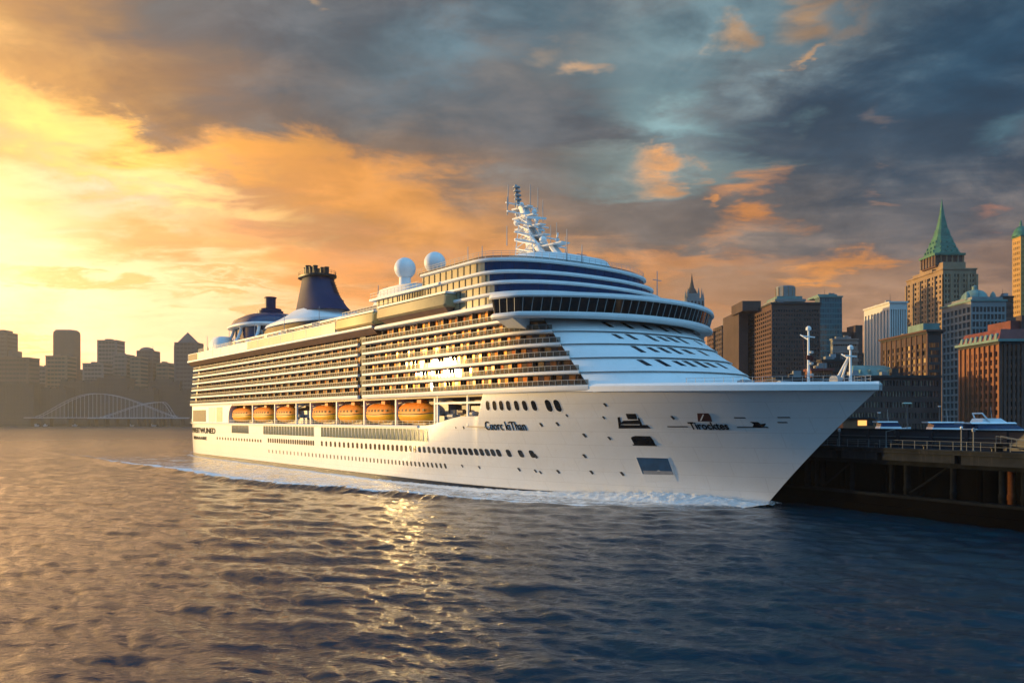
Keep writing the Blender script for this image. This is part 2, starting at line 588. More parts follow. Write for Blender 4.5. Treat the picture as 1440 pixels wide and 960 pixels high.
def s_at(px, u):
    """station on the line y = -u (starboard positive u) seen at column px"""
    lo, hi = -40.0, 262.0
    for _ in range(50):
        mid = (lo + hi) / 2
        if to_px((mid, -u, 0))[0] < px:
            lo = mid
        else:
            hi = mid
    return (lo + hi) / 2


# ------------------------------------------------------------------ hull form
LT = 256.0
ZTOP = 19.0


def stem(z):
    if z <= 0:
        return 237.0 - 3.0 * (-z) * 0.2
    q = z / 18.6
    return 237.0 + 19.0 * (0.86 * q + 0.14 * q * q)


def half_breadth(sd, z):
    q = min(1.0, max(0.0, z / 18.6))
    s0 = 150 + 40 * q
    p = 1.62 + 0.75 * q
    bmax = BEAM - (0.6 * (1 - q) ** 3)
    if sd < 14:
        bmax *= 1 - 0.06 * ((14 - sd) / 14) ** 2
    if sd <= s0:
        return bmax
    t = (sd - s0) / (LT - s0)
    return bmax * max(0.0, 1 - t ** p)


def s_of(sd, z):
    return sd if sd < 150 else sd - (sd - 150) * (LT - stem(z)) / (LT - 150)


def sd_of(s, z):
    if s < 150:
        return s
    k = (LT - stem(z)) / (LT - 150)
    return (s - 150 * k) / (1 - k)


def hull_pt(s, z, off=0.0):
    """point on the starboard hull surface and its outward normal"""
    def q(ss, zz):
        return Vector((ss, -half_breadth(sd_of(ss, zz), zz), zz))
    p = q(s, z)
    ds = q(s + 0.3, z) - q(s - 0.3, z)
    dzv = q(s, z + 0.3) - q(s, z - 0.3)
    n = ds.cross(dzv)
    n.normalize()
    if n.y > 0:
        n = -n
    return p + n * off, n


def hull_from_px(px, py):
    """station and height on the starboard hull seen at a frame point"""
    s, z = 200.0, 10.0
    for _ in range(40):
        lo, hi = 0.0, stem(z) - 0.2
        best = None
        for k in range(60):
            ss = lo + (hi - lo) * k / 59
            x = to_px(hull_pt(ss, z)[0])[0]
            if best is None or abs(x - px) < best[0]:
                best = (abs(x - px), ss)
        st = (hi - lo) / 59
        a, b_ = best[1] - st, min(best[1] + st, hi)
        for _ in range(25):
            mid = (a + b_) / 2
            if to_px(hull_pt(mid, z)[0])[0] < px:
                a = mid
            else:
                b_ = mid
        s = (a + b_) / 2
        zn = z_at(hull_pt(s, z)[0], py)
        if abs(zn - z) < 0.01:
            break
        z = 0.5 * z + 0.5 * zn
    return s, z


Z_SHEER = 12.5
S_STEP = 191.5


def top_z(sd):
    if sd < 172:
        return Z_SHEER
    if sd < S_STEP:
        return Z_SHEER + 1.9 * smooth01((sd - 172) / 15)
    return 19.2 - 0.5 * smooth01((sd - 200) / 56)


ship = empty('cruise_ship', SHIP_POS, HEAD)
tag(ship, 'huge white cruise ship steaming past the pier, tiers of balconies along its side', 'cruise ship')


def build_hull():
    st = sorted(set([0, 1, 2.5, 5, 9, 14] + list(np.arange(20, 150, 8)) + list(np.arange(150, 250, 2.2)) + [S_STEP - 0.06, S_STEP + 0.06] + list(np.arange(250, 256, 0.75)) + [255.6, 256.0]))
    nz = 20
    rings = []
    for sd in st:
        zt = top_z(sd)
        ring = []
        for k in range(nz + 1):
            z = -3.0 + (zt + 3.0) * k / nz
            ring.append((s_of(sd, z), -half_breadth(sd, z), z))
        for k in range(nz, -1, -1):
            z = -3.0 + (zt + 3.0) * k / nz
            y = half_breadth(sd, z)
            ring.append((s_of(sd, z), y, z))
        rings.append(ring)
    mb = MB()
    mb.loft(rings, cap=True, closed=True)
    h = mb.build('hull', 'white_hull', ship, smooth=28)
    # dark boot-top along the waterline
    for side in (-1, 1):
        g = []
        for z in (-0.6, 0.25, 1.15):
            row = []
            for sd in list(np.arange(0, 205, 3.0)) + [206, 209, 212]:
                zz = z if z < 0.3 else 0.25 + (z - 0.25) * (1 - 0.75 * smooth01((sd - 150) / 60))
                row.append((s_of(sd, zz), side * (half_breadth(sd, zz) + 0.10), zz))
            g.append(row)
        MB().loft(g, cap=False, closed=False).build('boot_top', 'boot_top', ship, smooth=30)
    # rubbing strake at the sheer, rim of the bow bulwark
    pts = [(sd, -half_breadth(sd, Z_SHEER), 0, -1) for sd in np.arange(0.2, 171, 8.0)]
    pr = [(0.0, Z_SHEER - 0.55), (0.35, Z_SHEER - 0.5), (0.4, Z_SHEER - 0.1), (0.0, Z_SHEER + 0.05)]
    MB().sweep(pts, pr).build('sheer_strake', 'white_paint', ship, smooth=40)
    pts = []
    for sd in list(np.arange(S_STEP + 0.5, 255, 1.6)) + [255.6]:
        z = top_z(sd)
        p, n = hull_pt(s_of(sd, z), z - 0.05)
        l = math.hypot(n.x, n.y)
        pts.append((p.x, p.y, n.x / l, n.y / l, z))
    both = []
    mb = MB()
    for sgn in (1, -1):
        rings = []
        for x, y, nx, ny, z in pts:
            y2, ny2 = y * sgn, ny * sgn
            prof = [(-1.5, z + 0.25), (0.02, z - 0.75), (0.16, z - 0.7), (0.18, z + 0.15), (-0.2, z + 0.55), (-1.5, z + 0.5)]
            rings.append([(x + nx * o, y2 + ny2 * o if abs(y2) > 1.6 or o >= 0 else y2 * 0.2, zz) for o, zz in prof])
        mb.loft(rings)
    mb.build('bow_rim', 'white_paint', ship, smooth=35)
    # foredeck sheet
    row_a, row_b = [], []
    for sd in np.arange(196, 255, 2.0):
        z = top_z(sd) - 0.35
        b_ = max(0.05, half_breadth(sd, z) - 0.5)
        row_a.append((s_of(sd, z), -b_, z))
        row_b.append((s_of(sd, z), b_, z))
    MB().loft([row_a, row_b], cap=False, closed=False).build('foredeck', 'grey_metal', ship)
    # promenade deck floor
    MB().box(0.5, S_STEP, -BEAM + 0.4, BEAM - 0.4, Z_SHEER - 0.2, Z_SHEER + 0.02).build('promenade_deck', 'cream_deck', ship)
    return h


build_hull()


def hull_decal(verts2, faces, s0, z0, off=0.04, thick=0.05):
    """flat outline (ds, dz) wrapped on the starboard hull as a thin plate"""
    out, inn = [], []
    for ds, dzz in verts2:
        out.append(hull_pt(s0 + ds, z0 + dzz, off)[0])
        inn.append(hull_pt(s0 + ds, z0 + dzz, -0.05)[0])
    n = len(verts2)
    return out, inn


def hull_plate(poly, s0, z0, name, matn, parent=ship, off=0.05):
    out, inn = hull_decal(poly, None, s0, z0, off)
    n = len(poly)
    fs = [tuple(range(n)), tuple(range(2 * n - 1, n - 1, -1))] + [(i, (i + 1) % n, n + (i + 1) % n, n + i) for i in range(n)]
    return MB().add(out + inn, fs).build(name, matn, parent)


def rrect(w, h, r, n=4):
    pts = []
    for cx, cy, a0 in ((w / 2 - r, h / 2 - r, 0), (-w / 2 + r, h / 2 - r, 90), (-w / 2 + r, -h / 2 + r, 180), (w / 2 - r, -h / 2 + r, 270)):
        for k in range(n + 1):
            a = R(a0 + 90 * k / n)
            pts.append((cx + r * math.cos(a), cy + r * math.sin(a)))
    return pts


# hull windows, row by row
def hull_row(name, s_list, z, w, h, r, matn='dark_glass'):
    for s in s_list:
        hull_plate(rrect(w, h, r, 3), s, z, name, matn)


hull_row('hull_window', [s_at(px, BEAM) for px in np.linspace(377, 440, 21)] + [s_at(px, BEAM) for px in np.linspace(452, 682, 38)] +
         [s_at(696, 22.5), s_at(712, 22), s_at(727, 21.5)], 7.5, 1.0, 1.35, 0.35)
hull_row('small_window', [s_at(px, BEAM) for px in np.linspace(305, 366, 17)], 7.2, 1.0, 0.9, 0.2)
hull_row('porthole', [s_at(px, BEAM) for px in np.linspace(377, 616, 48)], 4.3, 0.55, 1.05, 0.26, 'dark_recess')
for px, py, w in ((753, 641, .8), (730, 660, .6), (753, 662, .5), (760, 664, .5), (785, 663, .6), (822, 612, .6), (822, 641, .6), (832, 664, .6), (875, 666, .6), (650, 655, .5), (674, 657, .5),
                  (652, 601, .5), (641, 601, .3), (851, 569, .5), (849, 587, .4), (761, 597, .6), (784, 596, .6), (797, 584, .4), (946, 587, .5), (857, 616, .5)):
    s, z = hull_from_px(px, py)
    hull_plate([(-w * .5, w * .5), (w * .2, w * .6), (w * .55, -w * .3), (-w * .1, -w * .6)], s, z, 'hull_fitting', 'dark_recess')
for px in (686, 695.5, 705, 715, 726.5, 738, 751, 771.5, 784):
    s, z = hull_from_px(px, 570)
    big = 1.0 if px < 760 else 1.15
    hull_plate(rrect(1.05 * big, 1.75 * big, 0.5 * big, 5), s, z, 'oval_window', 'dark_glass')
    hull_plate(rrect(1.35 * big, 2.05 * big, 0.62 * big, 5), s, z, 'oval_window_rim', 'white_paint', off=0.025)
# long lounge windows under the promenade: framed bands of panes
for x0, x1, nn in ((325.6, 349.6, 12), (370, 441.5, 18), (451, 602, 30)):
    s0, s1 = s_at(x0, BEAM), s_at(x1, BEAM)
    n = int(nn)
    fr = hull_plate([(s0 - 0.2, -1.4), (s1 + 0.2, -1.4), (s1 + 0.2, 1.4), (s0 - 0.2, 1.4)], 0, 10.5, 'lounge_window', 'white_paint', off=0.03)
    st = (s1 - s0) / n
    mb = MB()
    for k in range(n):
        a = s0 + st * (k + 0.09)
        b_ = s0 + st * (k + 0.91)
        yy = -half_breadth(a, 10.5) - 0.06
        mb.box(a, b_, yy - 0.02, yy + 0.1, 9.25, 11.75)
    mb.build('window_pane', 'teal_glass', fr)


# lettering wrapped on the hull
def hull_text(txt, s0, z0, height, width, name, shear=0.0, rot=0.0, matn='lettering', bold=0.0):
    cu = bpy.data.curves.new('tmp', 'FONT')
    cu.body = txt
    cu.extrude = 0.02
    cu.offset = bold
    ob = bpy.data.objects.new('tmp', cu)
    COL.objects.link(ob)
    dg = bpy.context.evaluated_depsgraph_get()
    me = bpy.data.meshes.new_from_object(ob.evaluated_get(dg))
    bpy.data.objects.remove(ob)
    xs = [v.co.x for v in me.vertices]
    ys = [v.co.y for v in me.vertices]
    x0, x1, y0, y1 = min(xs), max(xs), min(ys), max(ys)
    for v in me.vertices:
        u = (v.co.x - x0) / (x1 - x0)
        w = (v.co.y - y0) / (y1 - y0)
        p, n = hull_pt(s0 + u * width + w * shear, z0 + w * height + u * rot, 0.09 + (0.03 if v.co.z > 0 else -0.06))
        v.co = p
    me.materials.clear()
    me.materials.append(MATS[matn])
    o = bpy.data.objects.new(name, me)
    COL.objects.link(o)
    o.parent = ship
    return o


def text_px(txt, x0, y0, x1, y1, name, **k):
    s0, z0 = hull_from_px(x0, y1)
    s1, _ = hull_from_px(x1, y1)
    sa, zt = hull_from_px(x0, y0)
    return hull_text(txt, s0, z0, zt - z0, s1 - s0, name, **k)


text_px('Cuorc kiThan', 684, 592, 741, 604, 'name_lettering', bold=0.0)
text_px('PWEITWUNED', 271, 600.5, 303, 608, 'stern_lettering', bold=0.03)
text_px('RISAAARE', 273, 612.5, 291, 617, 'stern_lettering', bold=0.03)
text_px('Tirocktes', 972, 593, 1026, 603, 'bow_lettering', bold=0.015)
text_px('UMBL', 892, 615, 921, 624, 'bow_lettering', bold=0.04)


def px_plate(pts, name, matn, off=0.05):
    q = [hull_from_px(x, y) for x, y in pts]
    return hull_plate([(s, z) for s, z in q], 0, 0, name, matn, off=off)


px_plate([(880, 581.5), (894, 581.5), (896, 589), (883, 589)], 'bow_emblem', 'lettering')
px_plate([(876.5, 591.2), (898, 590.5), (900, 596), (871, 596)], 'bow_emblem', 'lettering')
px_plate([(868.5, 586.5), (871.5, 586), (874, 596), (870, 598.5)], 'bow_emblem', 'lettering')
px_plate([(870, 597.2), (910, 597.2), (915, 601.8), (870, 601.8)], 'bow_emblem', 'lettering')
px_plate([(897, 587.5), (898.5, 587), (903, 597), (900, 597)], 'bow_emblem', 'lettering')
px_plate([(888, 614), (893, 612.5), (914, 613), (919, 619), (922, 625.8), (892, 625.2)], 'bow_emblem', 'lettering', off=0.035)
px_plate([(889, 624.6), (923, 625.4), (924, 626.6), (891, 626)], 'bow_emblem', 'lettering')
px_plate([(980.5, 580.8), (996, 580.8), (999, 584), (1001.5, 592), (981.5, 592)], 'bow_badge', 'red_paint')
px_plate([(988.5, 581.5), (990, 582.5), (986, 591.5), (984.5, 590.5)], 'bow_badge_stripe', 'white_paint', off=0.09)
for x0, x1, y in ((938, 966, 599.5), (1032, 1047, 587), (1036, 1079, 600.3), (1093, 1110, 586.5), (1093, 1106, 593.5)):
    px_plate([(x0, y - 0.5), (x1, y - 0.6), (x1 + 2, y + 0.6), (x0 + 1, y + 0.5)], 'draft_mark', 'lettering')
px_plate([(1055, 592.8), (1066, 593.2), (1070, 596), (1077, 595), (1075, 599), (1058, 600.5), (1060, 596)], 'bow_emblem', 'lettering')
# anchor pocket: a framed recess in the bow plating
px_plate([(893, 641.5), (940.5, 643), (952, 676), (906, 677)], 'anchor_pocket', 'white_paint', off=0.04)
px_plate([(895, 642.8), (939, 644), (947.5, 667), (904, 666)], 'anchor_hatch', 'hatch_blue', off=0.07)
px_plate([(904.5, 661), (945.5, 662), (947.5, 667), (905.5, 666)], 'hatch_sill', 'grey_metal', off=0.1)


# ------------------------------------------------------------------ superstructure
ZR = [19.2, 21.7, 24.2, 26.7, 29.1, 31.5, 34.5]      # balcony deck levels
ZU = [34.7, 37.0, 39.2, 41.4, 44.0]                   # glazed upper decks
NEXP = 2.25
TH_END = R(32)
S_CURVE = 198.0


def a_low(z):
    return max(12.0, 34.0 - 1.66 * (z - 19.2))


def plan_path(hw, s0, a, aft, th0=0.0, th1=math.pi, ncurve=44, straight=True, port=True, step=10.0, nexp=NEXP):
    pts = []
    if straight and th0 == 0.0:
        n = max(2, int((s0 - aft) / step))
        for k in range(n):
            pts.append((aft + (s0 - aft) * k / n, -hw))
    for k in range(ncurve + 1):
        th = th0 + (th1 - th0) * k / ncurve
        c, s_ = math.cos(th), max(0.0, math.sin(th))
        pts.append((s0 + a * s_ ** (2 / nexp), -hw * math.copysign(abs(c) ** (2 / nexp), c)))
    if port and straight and th1 > 3.1:
        n = max(2, int((s0 - aft) / step))
        for k in range(1, n + 1):
            pts.append((s0 - (s0 - aft) * k / n, hw))
    out = []
    for i, p in enumerate(pts):
        q0 = pts[max(0, i - 1)]
        q1 = pts[min(len(pts) - 1, i + 1)]
        tx, ty = q1[0] - q0[0], q1[1] - q0[1]
        l = math.hypot(tx, ty) or 1.0
        out.append((p[0], p[1], ty / l, -tx / l))
    return out


def poly_of(path, inset=0.0):
    return [(x - nx * inset, y - ny * inset) for x, y, nx, ny in path]


def walk(path, step, start=0.0):
    """points every step metres along a plan path: (x, y, nx, ny)"""
    out, acc, nxt = [], 0.0, start
    for a, b_ in zip(path[:-1], path[1:]):
        l = math.hypot(b_[0] - a[0], b_[1] - a[1])
        while acc + l >= nxt and l > 0:
            t_ = (nxt - acc) / l
            out.append(tuple(a[i] + (b_[i] - a[i]) * t_ for i in range(4)))
            nxt += step
        acc += l
    return out


S_BREAK = 142.0
AFT = [3.0, 4.0, 5.0, 6.0, 6.5, 7.0, 7.0]

# solid core behind the recessed promenade and the balconies
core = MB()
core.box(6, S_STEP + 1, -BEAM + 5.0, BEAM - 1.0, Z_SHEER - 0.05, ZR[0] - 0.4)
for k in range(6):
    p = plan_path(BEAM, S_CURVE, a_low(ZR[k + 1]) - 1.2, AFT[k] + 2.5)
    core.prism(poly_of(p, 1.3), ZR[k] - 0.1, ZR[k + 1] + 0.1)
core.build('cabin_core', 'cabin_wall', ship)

# the fat white overhang above the lifeboats and the slab edges of each balcony deck
slab = None
doors, glassdoors, dividers = [], [], []
for k in range(7):
    z = ZR[k]
    hwx = BEAM
    aft = AFT[k]
    if k < 6:
        pa = plan_path(BEAM, S_CURVE, a_low(z), aft, 0.0, math.pi, port=True)
        pa = [q for q in pa if q[1] < 0]
        # end the open rows where the smooth white front begins
        cut = [q for q in plan_path(BEAM, S_CURVE, a_low(z), aft, 0.0, TH_END, ncurve=16, port=False)]
        h0 = 0.30 if k else 0.62
        prof = [(0.12, z - h0), (0.26, z - h0 * 0.55), (0.26, z + 0.22), (0.10, z + 0.30), (-2.4, z + 0.28), (-2.4, z - h0)]
        fw = [q for q in cut if q[0] >= S_BREAK + 1.6]
        fw = [(S_BREAK + 1.6, -BEAM, 0, -1)] + fw
        af = [q for q in cut if q[0] < S_BREAK - 2.0] + [(S_BREAK - 1.5, -BEAM, 0, -1)]
        prof_f = [(o + 0.35 if o > 0 else o, zz) for o, zz in prof]
        mbs = MB()
        mbs.sweep(fw, prof_f)
        # port side and stern wrap, plain
        port = [(x, -y, nx, -ny) for x, y, nx, ny in reversed(cut)]
        mbs.sweep(port, [(o, zz) for o, zz in prof])
        mbs.sweep([(aft, BEAM, -1, 0), (aft, -BEAM, -1, 0)], [(o if o < 0 else o, zz) for o, zz in prof])
        dk = mbs.build('balcony_deck', 'white_paint', ship, smooth=35)
        MB().sweep(af, prof).build('balcony_deck', 'white_paint', ship, smooth=35)
        if k < 6:
            # smoked glass balustrades with a pale handrail
            zt = min(z + 1.12, ZR[k + 1] - 0.9)
            for seg, ex in ((af, 0.0), (fw, 0.35)):
                gl = MB().sweep(seg, [(ex + 0.12, z + 0.28), (ex + 0.16, z + 0.28), (ex + 0.16, zt), (ex + 0.12, zt)]).build('balustrade', 'smoked_glass', ship)
                mbr = MB().sweep(seg, [(ex + 0.08, zt), (ex + 0.2, zt), (ex + 0.2, zt + 0.08), (ex + 0.08, zt + 0.08)])
                for x, y, nx, ny in walk(seg, 1.25, 0.3):
                    o = ex + 0.18
                    mbr.obox((x + nx * o, y + ny * o, (z + 0.28 + zt) / 2), (0.07, 0.06, zt - z - 0.36), math.atan2(ny, nx))
                mbr.build('handrail', 'rail_metal', gl)
            # cabin fronts
            inner = plan_path(BEAM, S_CURVE, a_low(ZR[k + 1]) - 1.2, aft + 4, 0.0, TH_END, ncurve=16, port=False)
            inner = [(x - nx * 1.27, y - ny * 1.27, nx, ny) for x, y, nx, ny in inner]
            for j, q in enumerate(walk(inner, 1.28, 1.0)):
                if abs(q[0] - S_BREAK) < 2.0:
                    continue
                (doors if j % 2 == 0 else glassdoors).append((q, z, ZR[k + 1]))
                if j % 2 == 1 and j % 4 == 1:
                    dividers.append((q, z, ZR[k + 1], 0.0))


def placed(proto_name, matn, items, maker, keep=100):
    """the nearest ones as parts of their own, the rest as one"""
    def dist(it):
        w = SHIP_M @ Vector((it[0][0], it[0][1], it[1]))
        return (w - cam.location).length
    items = sorted(items, key=dist)
    for it in items[:keep]:
        mb = MB()
        maker(mb, it)
        mb.build(proto_name, matn, ship)
    if len(items) > keep:
        mb = MB()
        for it in items[keep:]:
            maker(mb, it)
        o = mb.build(proto_name, matn, ship)
        o['kind'] = 'stuff'


def mk_door(mb, it):
    (x, y, nx, ny), z, z1 = it
    h = z1 - z - 0.62
    mb.obox((x + nx * 0.06, y + ny * 0.06, z + 0.29 + h / 2), (0.12, 1.12, h), math.atan2(ny, nx) + R(random.gauss(0, 0.45)), ry=R(random.gauss(0, 0.35)))


def mk_glass(mb, it):
    (x, y, nx, ny), z, z1 = it
    h = z1 - z - 0.62
    mb.obox((x + nx * 0.02, y + ny * 0.02, z + 0.29 + h / 2), (0.08, 1.2, h), math.atan2(ny, nx) + R(random.gauss(0, 0.35)), ry=R(random.gauss(0, 0.3)))


def mk_div(mb, it):
    (x, y, nx, ny), z, z1, ex = it
    h = z1 - z - 0.62
    L = 0.75 + ex
    mb.obox((x + nx * (0.1 + L / 2), y + ny * (0.1 + L / 2), z + 0.30 + h / 2), (L, 0.08, h), math.atan2(ny, nx))


placed('cabin_door', 'cabin_door', doors, mk_door)
placed('cabin_window', 'cabin_glass', glassdoors, mk_glass)
placed('balcony_divider', 'balcony_divider', dividers, mk_div, 60)

# shaft between the two runs of balconies
MB().box(S_BREAK - 1.4, S_BREAK + 1.5, -BEAM + 0.35, -BEAM + 2, ZR[0] - 0.3, ZR[6]).build('stair_shaft', 'dark_recess', ship)

# stern wall
st_mb = MB()
for k in range(6):
    st_mb.box(AFT[k] + 0.6, AFT[k] + 3.0, -BEAM + 1.6, BEAM - 1.6, ZR[k] + 0.38, ZR[k + 1] - 0.4)
st_mb.build('stern_wall', 'cabin_wall', ship)

# white sloped front, one shingled tier per deck
front_tiers = []
tier_z = ZR[:6] + [33.2]
for k in range(6):
    z0, z1 = tier_z[k], tier_z[k + 1]
    if k == 0:
        z0 -= 0.9
    rings = []
    nth = 72
    for i in range(nth + 1):
        th = TH_END + (math.pi - 2 * TH_END) * i / nth
        c, s_ = math.cos(th), math.sin(th)

        def pt(z, dh, da):
            a = a_low(z) + da
            hw = BEAM + dh
            return (S_CURVE + a * s_ ** (2 / NEXP), -hw * math.copysign(abs(c) ** (2 / NEXP), c), z)
        rings.append([pt(z0, 0.30, 0.55), pt(z0 + 0.5, 0.36, 0.1), pt(z1 - 0.05, 0.05, -0.25), pt(z1, -0.6, -1.0), pt(z1 - 0.3, -3.0, -4.0), pt(z0, -3.0, -4.0)])
        rings[-1] = [(p_[0], p_[1], zq) for p_, zq in zip(rings[-1], (z0, z0 + 0.5, z1 - 0.02, z1 + 0.03, z1 - 0.1, z0))]
    MB().loft(rings).build('front_tier', 'white_paint', ship, smooth=25)
    front_tiers.append((z0, z1))


def front_pt(th, z, k, off=0.0):
    z0, z1 = front_tiers[k]
    f = (z - z0 - 0.5) / (z1 - z0 - 0.5)
    c, s_ = math.cos(th), math.sin(th)

    def pt(zq, dh, da):
        a = a_low(zq) + da
        hw = BEAM + dh
        return Vector((S_CURVE + a * s_ ** (2 / NEXP), -hw * math.copysign(abs(c) ** (2 / NEXP), c), 0))
    p0 = pt(z0 + 0.5, 0.36 + off, 0.1 + off)
    p1 = pt(z1 - 0.05, 0.05 + off, -0.25 + off)
    p = p0.lerp(p1, f)
    p.z = z
    return p


def th_for_px(px, z, k):
    lo, hi = TH_END, R(125)
    best = None
    for i in range(200):
        th = lo + (hi - lo) * i / 199
        x = to_px(front_pt(th, z, k))[0]
        if best is None or abs(x - px) < best[0]:
            best = (abs(x - px), th)
    return best[1]


rows_f = [(4, (854, 882, 909, 932, 950)), (3, (868, 888, 916, 932, 946, 960, 982)), (2, (898, 918, 934, 950, 967, 988)), (1, (906, 932, 955, 970, 985, 1000, 1015))]
for k, cols in rows_f:
    z0, z1 = front_tiers[k]
    for j, px in enumerate(cols):
        zc = z0 + 0.5 + (z1 - z0 - 0.5) * 0.5
        th = th_for_px(px, zc, k)
        dth = 0.45 / max(8.0, BEAM * 0.9)
        lean = 0.55 * dth
        hh = 0.45 + 0.08 * ((j * 7 + k) % 3)
        q = []
        for off in (0.07, -0.25):
            q += [front_pt(th - dth - lean, zc + hh, k, off), front_pt(th + dth - lean, zc + hh, k, off), front_pt(th + dth + lean, zc - hh, k, off), front_pt(th - dth + lean, zc - hh, k, off)]
        MB().add(q, [(0, 1, 2, 3), (7, 6, 5, 4), (0, 4, 5, 1), (1, 5, 6, 2), (2, 6, 7, 3), (3, 7, 4, 0)]).build('front_window', 'dark_glass', ship)

# forward wall of the upper hull: from the promenade opening to the first balcony deck
fwp = [q for q in plan_path(BEAM, S_CURVE, a_low(ZR[0]), S_STEP + 0.2)]
MB().prism(poly_of(fwp, 2.2), 17.0, ZR[0] - 0.2).build('forward_house', 'navy_paint', ship)

# ------------------------------------------------------------------ bridge
BZ = [31.35, 32.3, 34.75, 35.6]
BW, BS, BA = 27.0, 203.0, 11.0


def bridge_path(grow=0.0):
    # wings stand square to the hull; the front bows gently forward
    pts = []
    hw = BW + grow
    aftw, fw = BS - 3.6 - grow, BS + 1.6 + grow
    pts.append((aftw, -19.0))
    pts.append((aftw, -hw + 1.0))
    for a in np.linspace(math.pi, math.pi * 1.5, 6):
        pts.append((aftw + 1.2 + 1.2 * math.cos(a + math.pi * 0), -hw + 1.2 + 1.2 * math.sin(a)))
    for k in range(1, 40):
        t_ = -1 + 2 * k / 40
        pts.append((fw + BA * (1 - abs(t_) ** 2.2), t_ * hw))
    for a in np.linspace(math.pi * 0.5, math.pi, 6):
        pts.append((aftw + 1.2 + 1.2 * math.cos(a), hw - 1.2 + 1.2 * math.sin(a)))
    pts.append((aftw, hw - 1.0))
    pts.append((aftw, 19.0))
    out = []
    for i, p in enumerate(pts):
        q0, q1 = pts[max(0, i - 1)], pts[min(len(pts) - 1, i + 1)]
        tx, ty = q1[0] - q0[0], q1[1] - q0[1]
        l = math.hypot(tx, ty) or 1
        out.append((p[0], p[1], ty / l, -tx / l))
    return out


bp = bridge_path()
bpc = poly_of(bp)
mb = MB()
mb.prism(poly_of(bp, 0.4), BZ[0] + 0.1, BZ[3] - 0.1)
bridge = mb.build('bridge', 'bridge_glass', ship)
# raked glass band, lower sill, roof
MB().sweep(bp, [(-0.35, BZ[1] - 0.1), (0.32, BZ[2] + 0.1), (-0.6, BZ[2] + 0.1), (-0.6, BZ[1] - 0.1)]).build('bridge_window', 'bridge_glass', bridge)
MB().sweep(bp, [(-2.0, BZ[0]), (0.1, BZ[0]), (0.42, BZ[0] + 0.3), (0.42, BZ[0] + 0.7), (0.15, BZ[1]), (-2.0, BZ[1])]).build('bridge_sill', 'white_paint', bridge, smooth=40)
mbr = MB().sweep(bp, [(-3.0, BZ[2]), (0.5, BZ[2]), (0.75, BZ[2] + 0.25), (0.6, BZ[3]), (-3.0, BZ[3] + 0.2)])
mbr.prism(poly_of(bp, 2.5), BZ[3] - 0.4, BZ[3] + 0.15)
mbr.build('bridge_roof', 'white_paint', bridge, smooth=40)
for x, y, nx, ny in walk(bp, 1.62, 0.4):
    z0, z1 = BZ[1] - 0.02, BZ[2] + 0.02
    a = Vector((x + nx * -0.30, y + ny * -0.30, z0))
    tx, ty = -ny, nx
    c = Vector((x + nx * 0.32 + tx * 0.35, y + ny * 0.32 + ty * 0.35, z1))
    MB().tube(a, c, 0.055, n=4).build('bridge_mullion', 'rail_metal', bridge)
# struts below the wings
for sg in (-1, 1):
    mb = MB()
    mb.loft([[(BS - 3.0, sg * 22.0, 29.6), (BS + 1.0, sg * 22.0, 29.6), (BS + 1.0, sg * 22.5, 29.6), (BS - 3.0, sg * 22.5, 29.6)],
             [(BS - 3.2, sg * 22.0, BZ[0] + 0.1), (BS + 1.4, sg * 22.0, BZ[0] + 0.1), (BS + 1.4, sg * 26.2, BZ[0] + 0.1), (BS - 3.2, sg * 26.2, BZ[0] + 0.1)]])
    mb.build('wing_bracket', 'white_paint', bridge)

# ------------------------------------------------------------------ upper glazed decks
UH = BEAM - 0.6
US = [191.0, 190.0, 188.5, 187.0]
UA = [13.5, 12.5, 11.5, 10.5]
UAFT = [148.0, 150.0, 158.0, 168.0]
for k in range(4):
    z0, z1 = ZU[k], ZU[k + 1]
    hw = UH - 0.15 * k
    path = plan_path(hw, US[k], UA[k], UAFT[k], ncurve=40)
    MB().prism(poly_of(path, 0.9), z0, z1 + 0.1).build('deck_house', 'cabin_wall', ship)
    # side panes tinted with the reflected sunset gold, blue panes round the front
    lim = US[k] + 3.5
    side = [q for q in path if q[0] <= lim and q[1] < 0]
    rest = [side[-1]] + [q for q in path if not (q[0] <= lim and q[1] < 0)]
    gb = MB().sweep(side, [(0, z0 + 0.2), (0, z1 - 0.1), (-0.3, z1 - 0.1), (-0.3, z0 + 0.2)]).build('side_glazing', 'sunset_tint_glass', ship)
    for x, y, nx, ny in walk(side, 2.15, 0.6):
        MB().obox((x + nx * 0.05, y + ny * 0.05, (z0 + z1) / 2), (0.12, 0.22, z1 - z0 - 0.4), math.atan2(ny, nx)).build('side_mullion', 'dark_recess', gb)
    fb = MB().sweep(rest, [(0, z0 + 0.2), (0.0, z1 - 0.1), (-0.3, z1 - 0.1), (-0.3, z0 + 0.2)]).build('front_glazing', 'front_glass', ship, smooth=30)
    for x, y, nx, ny in walk(rest[:40], 2.6, 0.6):
        MB().obox((x + nx * 0.03, y + ny * 0.03, (z0 + z1) / 2), (0.08, 0.08, z1 - z0 - 0.4), math.atan2(ny, nx)).build('front_mullion', 'navy_paint', fb)
    # white brow above each band
    mb = MB()
    b0 = z1 - 0.32
    mb.sweep(path, [(-1.5, b0), (0.35, b0), (0.6, b0 + 0.2), (0.55, z1 + 0.28), (0.3, z1 + 0.36), (-1.5, z1 + 0.3)])
    mb.prism(poly_of(path, 1.2), z1 - 0.1, z1 + 0.25)
    mb.build('deck_brow', 'white_paint', ship, smooth=40)

# glass wind screen and rail round the top
rp = plan_path(UH - 0.9, 186.5, 10.0, 166.0)
gl = MB().sweep(rp, [(0, 44.3), (0.05, 44.3), (0.05, 45.0), (0, 45.0)]).build('wind_screen', 'smoked_glass', ship)


